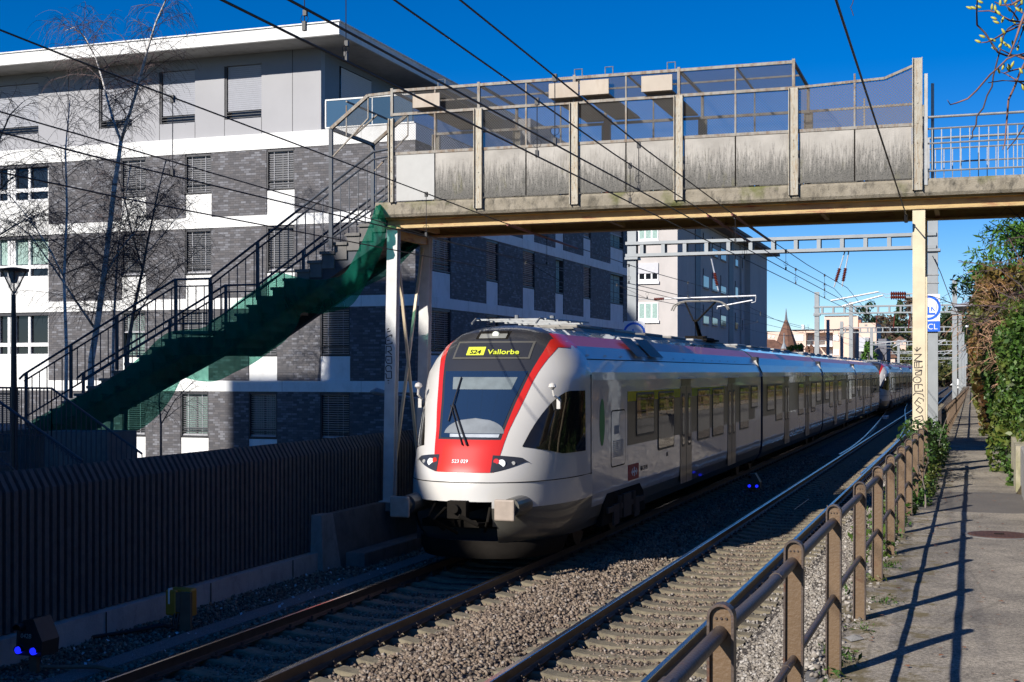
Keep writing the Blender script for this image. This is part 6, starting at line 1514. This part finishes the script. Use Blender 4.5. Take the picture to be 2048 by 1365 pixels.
# ivy on the fence by the cream column and low weeds at the path edge
def patchleaves(name,label,cat,boxes,size,mat):
    t_=thing(name,label,cat,(boxes[0][0],boxes[0][2],1.4)); pos=[]
    for x0,x1,y0,y1,z0,z1,n in boxes:
        for i in range(n):
            y=rng.uniform(y0,y1); z=z0+(z1-z0)*rng.random(); x=rng.uniform(x0,x1)+.08*math.sin(y*5+z*4)
            pos.append((x,y,z))
    leaves('foliage',pos,size,mat,t_,asp=.8); mb=MB()
    for i in range(10):
        b_=boxes[i%len(boxes)]; twig(mb,(random.uniform(b_[0],b_[1]),random.uniform(b_[2],b_[3]),b_[4]),Vector((random.uniform(-.3,.3),random.uniform(-.4,.4),1)),random.uniform(.5,1.1),.012,.004,8,.1,.4)
    mb.build('stems',m_bark,t_); return t_
patchleaves('ivy_clump','dark glossy ivy climbing the brown railing around the cream column','ivy',[(-1.0,-.58,21.2,25.5,.9,2.35,2600),(-.98,-.72,17.,21.2,.6,1.95,1900),(-.95,-.5,25.5,31,1.2,2.1,1800)],.065,m_ivyd)
patchleaves('green_weeds','bright green weeds and grass growing along the railing foot','plants',[(-1.05,-.70,12.6,17.5,.9,1.62,2400),(-.8,-.52,17.5,21.5,1.44,1.62,900),(-.75,-.50,21.5,31,1.44,1.70,1200)],.055,m_ivy)
mb=MB(); wt=thing('weed_tufts','small scattered weed tufts along the crumbling path edge','weeds',(-.75,8,1.45)); pos=[]
for (y,n) in((7.6,20),(8.1,90),(8.3,60),(9.1,40),(10.2,50),(11.3,90),(12.1,90)):
    cx0=-.70+rng.uniform(-.08,.10)
    for i in range(n): pos.append((cx0+rng.normal()*.05,y+rng.normal()*.09,1.455+rng.random()*.05))
leaves('foliage',pos,.03,m_ivy,wt,asp=.5)
# edge stones along the broken asphalt border
n=600; x=rng.uniform(-.9,-.68,n); y=rng.uniform(4,15,n); s=rng.uniform(.010,.028,n); st_=soup('edge_rubble',oct_v,oct_f,np.stack([x,y,np.full(n,1.445)+rng.uniform(-.01,.01,n)],1),rots(n),np.stack([s*1.2,s,s*.6],1),m_stoneg); struct(st_,None,'stuff')
es=thing('edge_stone','pale flat stone lying at the path edge between railing posts','stone',(-.66,8.55,1.45)); mb=MB(); q=gp(1705,1277,1.46); mb.v=[(q[0]+a[0]*.07,q[1]+a[1]*.11,1.455+a[2]*.03) for a in oct_v.tolist()]; mb.f=[tuple(f) for f in oct_f]; mb.m=[0]*len(oct_f); mb.build('stone_body',m_conc,es)
# fallen leaves on path
n=170; x=rng.uniform(-.6,.75,n); y=rng.uniform(6.5,26,n); lv=soup('fallen_leaves',leafq,leaff,np.stack([x,y,np.full(n,1.466)],1),np.einsum('nij,njk->nik',np.array([[[math.cos(a),-math.sin(a),0],[math.sin(a),math.cos(a),0],[0,0,1]] for a in rng.uniform(0,6.28,n)]),np.tile(np.eye(3),(n,1,1))),np.stack([rng.uniform(.02,.05,n)]*3,1),M('dry_leaf',(.24,.09,.035),.8,var=.4,scale=20)); struct(lv,None,'stuff')
# pale litter scraps by the barrier
n=110; x=rng.uniform(-10.3,-9.,n); y=rng.uniform(10.5,21,n); lt=soup('litter',leafq,leaff,np.stack([x,y,np.full(n,-.165)],1),rots(n),np.stack([rng.uniform(.03,.06,n)]*3,1),M('pale_litter',(.55,.62,.68),.6)); struct(lt,None,'stuff')
# branch with fat buds close overhead
m_bud=leaf('yellow_green_buds',[(.34,.36,.04),(.48,.46,.07),(.42,.38,.12)],trans=.15)
bt_=thing('budding_tree','tree branch with fat yellow-green buds hanging in at the top right'.replace('top right','top of the path side'),'tree',(2.3,6.3,1.45))
ZB=lambda x,y:(1860+x/4.55,y/4.55)
DB=5.6
def bp(x,y,k=0): 
    u,v=ZB(x,y); return Vector(dp(u,v,DB+.12*math.sin(x*.013+y*.007+k)))
m_stem=M('reddish_stem',(.20,.10,.075),.7,var=.35,scale=30); m_stemd=M('dark_stem',(.06,.035,.028),.75)
STM=[([(430,-60),(430,0),(425,120),(428,230),(500,300),(545,370),(590,440),(620,480),(700,510),(780,505),(900,520)],.0042),([(440,105),(540,100),(600,115),(730,190),(855,205),(960,215)],.0048),
([(470,390),(520,385),(600,350),(700,290),(810,240),(860,165),(960,120)],.0042),([(360,1270),(388,1255),(385,1200),(420,1135),(425,1060),(485,985),(520,870),(565,790),(575,700),(600,600),(640,450),(670,330),(710,265),(765,230),(900,205)],.0036),
([(160,915),(185,955),(240,940),(345,900),(420,830),(550,680),(620,620),(700,540),(770,510),(900,480)],.0036),([(710,520),(735,480),(780,360),(820,240),(870,100)],.005),([(760,450),(800,400),(840,290),(870,200)],.0036),
([(640,450),(720,490),(800,515),(855,535),(960,560)],.005),([(650,660),(700,680),(790,735),(850,770),(960,800)],.0036),([(530,755),(660,735),(760,740),(855,745),(960,740)],.0045),([(660,1365),(680,1310),(692,1180),(705,1020),(715,910),(775,780),(815,670),(870,560)],.0045),
([(680,665),(760,640),(855,620),(960,600)],.0055),([(700,1365),(780,1270),(855,1150),(940,1050)],.004),([(590,20),(650,50),(740,45),(820,0),(900,-60)],.005),([(650,-30),(700,60),(760,120),(800,180)],.004),([(740,190),(770,120),(800,60),(840,30)],.004),([(730,-10),(780,70),(840,120)],.004)]
for i,(L_,r_) in enumerate(STM): 
    P_=[bp(x,y,i) for x,y in L_]; MB().tube(P_,[r_*(.45+.55*min(1,k/3)) if L_[0][0]<L_[-1][0] else r_ for k in range(len(P_))],6).build('stem',m_stem if i%3 else m_stemd,bt_,smooth=True)
for (x,y) in ((360,75),(398,75),(445,65),(460,20),(565,70),(595,80),(625,120),(585,170),(605,205),(660,185),(785,30),(725,90),(800,90),(830,100),(670,290),(480,335),(440,380),(575,368),(650,370),(590,445),(640,415),(685,405),(720,425),(755,400),(800,440),(665,615),(628,648),(725,610),(750,590),(715,635),(830,650),(850,260),(845,800),(640,30),(690,10),(765,200),(835,20)):
    p=bp(x,y,2); d=Vector((random.uniform(-.7,.5),random.uniform(-.3,.3),random.uniform(.5,1))).normalized()
    if x<500 or x in(585,605,590,575): d=Vector((-.9,0,.5)).normalized()
    MB().tube([p-d*.012,p-d*.006,p+d*.002,p+d*.010,p+d*.016],[.002,.0052,.006,.004,.0008],7).build('bud',m_bud,bt_,smooth=True)
tp=V3((2.3,6.3,1.4)); jn=[bp(960,y,0) for y in(200,500,700)]
MB().tube([tp,(2.2,6.3,3.5),(1.9,6.2,5.2),(1.6,6.1,6.5)],[.09,.08,.06,.04],9).build('trunk',m_bark,bt_,smooth=True)
mb=MB()
for i,(L_,r_) in enumerate(STM):
    e=max((L_[0],L_[-1]),key=lambda p:p[0])
    if e[0]>=860: a=bp(*e,i); mb.tube([a,(a+Vector((1.05,6.1,a.z))).lerp(a,.0)*.5 if False else Vector(((a.x+1.3)/2,(a.y+6.1)/2,a.z+.1)),(1.95,6.2,4.9+.0*i)],[r_,r_*1.3,.012],5,cap=False)
mb.build('limbs',m_stemd,bt_)
# a separate little stray twig at the top of the view
st2=[(1708,-5),(1705,8),(1701,15),(1704,22),(1707,32)]
MB().tube([dp(u,v,5.6) for u,v in st2],.0016,4).build('twig',m_stemd,bt_)
# path lamps
la=thing('hanging_lamp','lens-shaped street lamp hung on thin wires over the path','street lamp',tuple(yp(1937,614,58)))
q=V3(yp(1937,614,58)); MB().tube([q-Vector((0,0,.16)),q,q+Vector((0,0,.10)),q+Vector((0,0,.2))],[.30,.60,.45,.08],14).build('lamp_body',m_arm,la)
mb=MB()
for k in(-.25,.3): mb.tube([q+Vector((k,0,.15)),yp(1950+k*20,545,58)],.012,4)
mb.build('wires',m_cable,la)
lb=thing('street_lamp','flat white street lamp head reaching out of the hedge','street lamp',tuple(yp(1950,657,62)))
q=V3(yp(1947,657,62)); MB().tube([q+Vector((-.35,0,.08)),q+Vector((.0,0,.05)),q+Vector((.45,0,-.05)),q+Vector((1.3,0,-.25)),q+Vector((2.2,0,-.9)),(q.x+2.4,q.y,1.2)],[.04,.15,.12,.05,.05,.07],8).build('lamp_head',m_arm,lb)
# low lamp arm behind left column
lc=thing('street_lamp','small grey lamp arm poking out left of the pale bridge column','street lamp',tuple(yp(760,783,30)))
MB().tube([yp(741,784,30),yp(752,783,30),yp(770,787,30),yp(826,797,30),yp(834,797,30)],[.03,.09,.07,.035,.03],8).build('lamp_head',m_mast,lc); q=yp(834,797,30); MB().tube([q,(q[0],30,-.4)],.045,8).build('pole',m_mast,lc)
# far bushes and trees
blob_tree('conifer','dark green cone-shaped conifer between the pink building and the thin mast','tree',tuple(yp(1738,735,185)[:2])+(4.2,),(1.9,1.9,3.0),1500,.5,m_pine,conic=True,zb=-.5,clumps=40)
blob_tree('garden_bush','bright green bush in front of the turret house','bush',tuple(yp(1586,705,140)[:2])+(4.9,),(1.5,1.2,1.1),900,.3,leaf('spring_leaves',[(.10,.22,.02),(.17,.32,.04)]),zb=-.5,clumps=14)
# wooded slope
hx=[]; 
for y in np.linspace(380,900,14):
    k=min(1,(y-380)/170); rr_=[]
    for x in np.linspace(-420,260,30): rr_.append((x,y,-.6+k*(21+3*math.sin(x*.03)+2*math.sin(x*.011+2))+ (0 if k<1 else (y-550)*.01)))
    hx.append(rr_)
mb=MB(); mb.grid(hx); struct(mb.build('hills',M('wooded_soil',(.06,.055,.025),.95,var=.4,scale=.05),smooth=True))
m_f=[leaf('far_evergreen',[(.02,.04,.015),(.035,.07,.02),(.05,.09,.03)]),leaf('far_brown_wood',[(.10,.065,.045),(.14,.09,.06),(.08,.06,.045)]),leaf('far_olive_wood',[(.08,.09,.02),(.12,.12,.035),(.06,.07,.02)])]
def hz(x,y): k=min(1,max(0,(y-380)/170)); return -.6+k*(21+3*math.sin(x*.03)+2*math.sin(x*.011+2))
# named skyline trees
for (u,v,rz,rx,mt,lab,con) in ((1738,632,5.5,4.,0,'rounded dark pine on the skyline above the pink building',False),(1800,625,5,2.4,0,'small pointed conifer on the wooded skyline',True),(1822,632,8,5,1,'large bare brown tree on the skyline beside the cream column',False),(1890,655,8,4.5,0,'tall dark conifer on the skyline between column and mast',True),(1862,668,5,5,1,'purple-brown bare tree low on the skyline',False),(1925,665,7,5,0,'evergreen on the skyline left of the hedge',False),(1770,655,5,4.5,1,'wispy bare tree on the skyline right of the pink building',False),(1945,650,6,4,2,'olive tree at the foot of the hedge line',False)):
    Y=430 if u!=1640 else 300
    p=yp(u,v,Y); blob_tree('hill_tree',lab,'tree',(p[0],Y,p[2]-rz*.3),(rx,rx,rz),1000,1.1,m_f[mt],grp='trees on the far slope',conic=con,zb=hz(p[0],Y)-1,clumps=30)
# the wood itself
for mt,nm in enumerate(('evergreen','bare brown','olive')):
    pos=[]; nt_=90
    for i in range(nt_):
        Y=rng.uniform(300,520); u=rng.uniform(1730,2080); x=yp(u,700,Y)[0]
        if -20<x<4 and Y<340: Y+=45
        z=hz(x,Y); hgt=rng.uniform(6,11) if Y>380 else rng.uniform(4,7); rx=rng.uniform(2.2,4.5)
        for k in range(190):
            v=rng.normal(size=3); v/=np.linalg.norm(v); v*=rng.random()**.35; lump=.75+.3*math.sin(v[0]*5+i)*math.sin(v[2]*6+i)
            pos.append((x+rx*v[0]*lump,Y+rx*v[1]*lump,z+hgt*.55+hgt*.5*v[2]*lump))
    o=leaves('woodland',pos,1.1,m_f[mt],None,asp=.7); struct(o,'distant %s woodland covering the slope behind the railway'%nm,'stuff')

pos=[]
for i in range(46):
    x=rng.uniform(-32,6); Y=rng.uniform(325,360); hh=rng.uniform(2.5,6)
    for k in range(110):
        v=rng.normal(size=3); v/=np.linalg.norm(v); v*=rng.random()**.4; pos.append((x+2.4*v[0],Y+2.4*v[1],-.5+hh*.5+hh*.5*v[2]))
o=leaves('scrub',pos,.7,m_f[1],None,asp=.6); struct(o,'brown leafless scrub closing the view at the end of the railway','stuff')
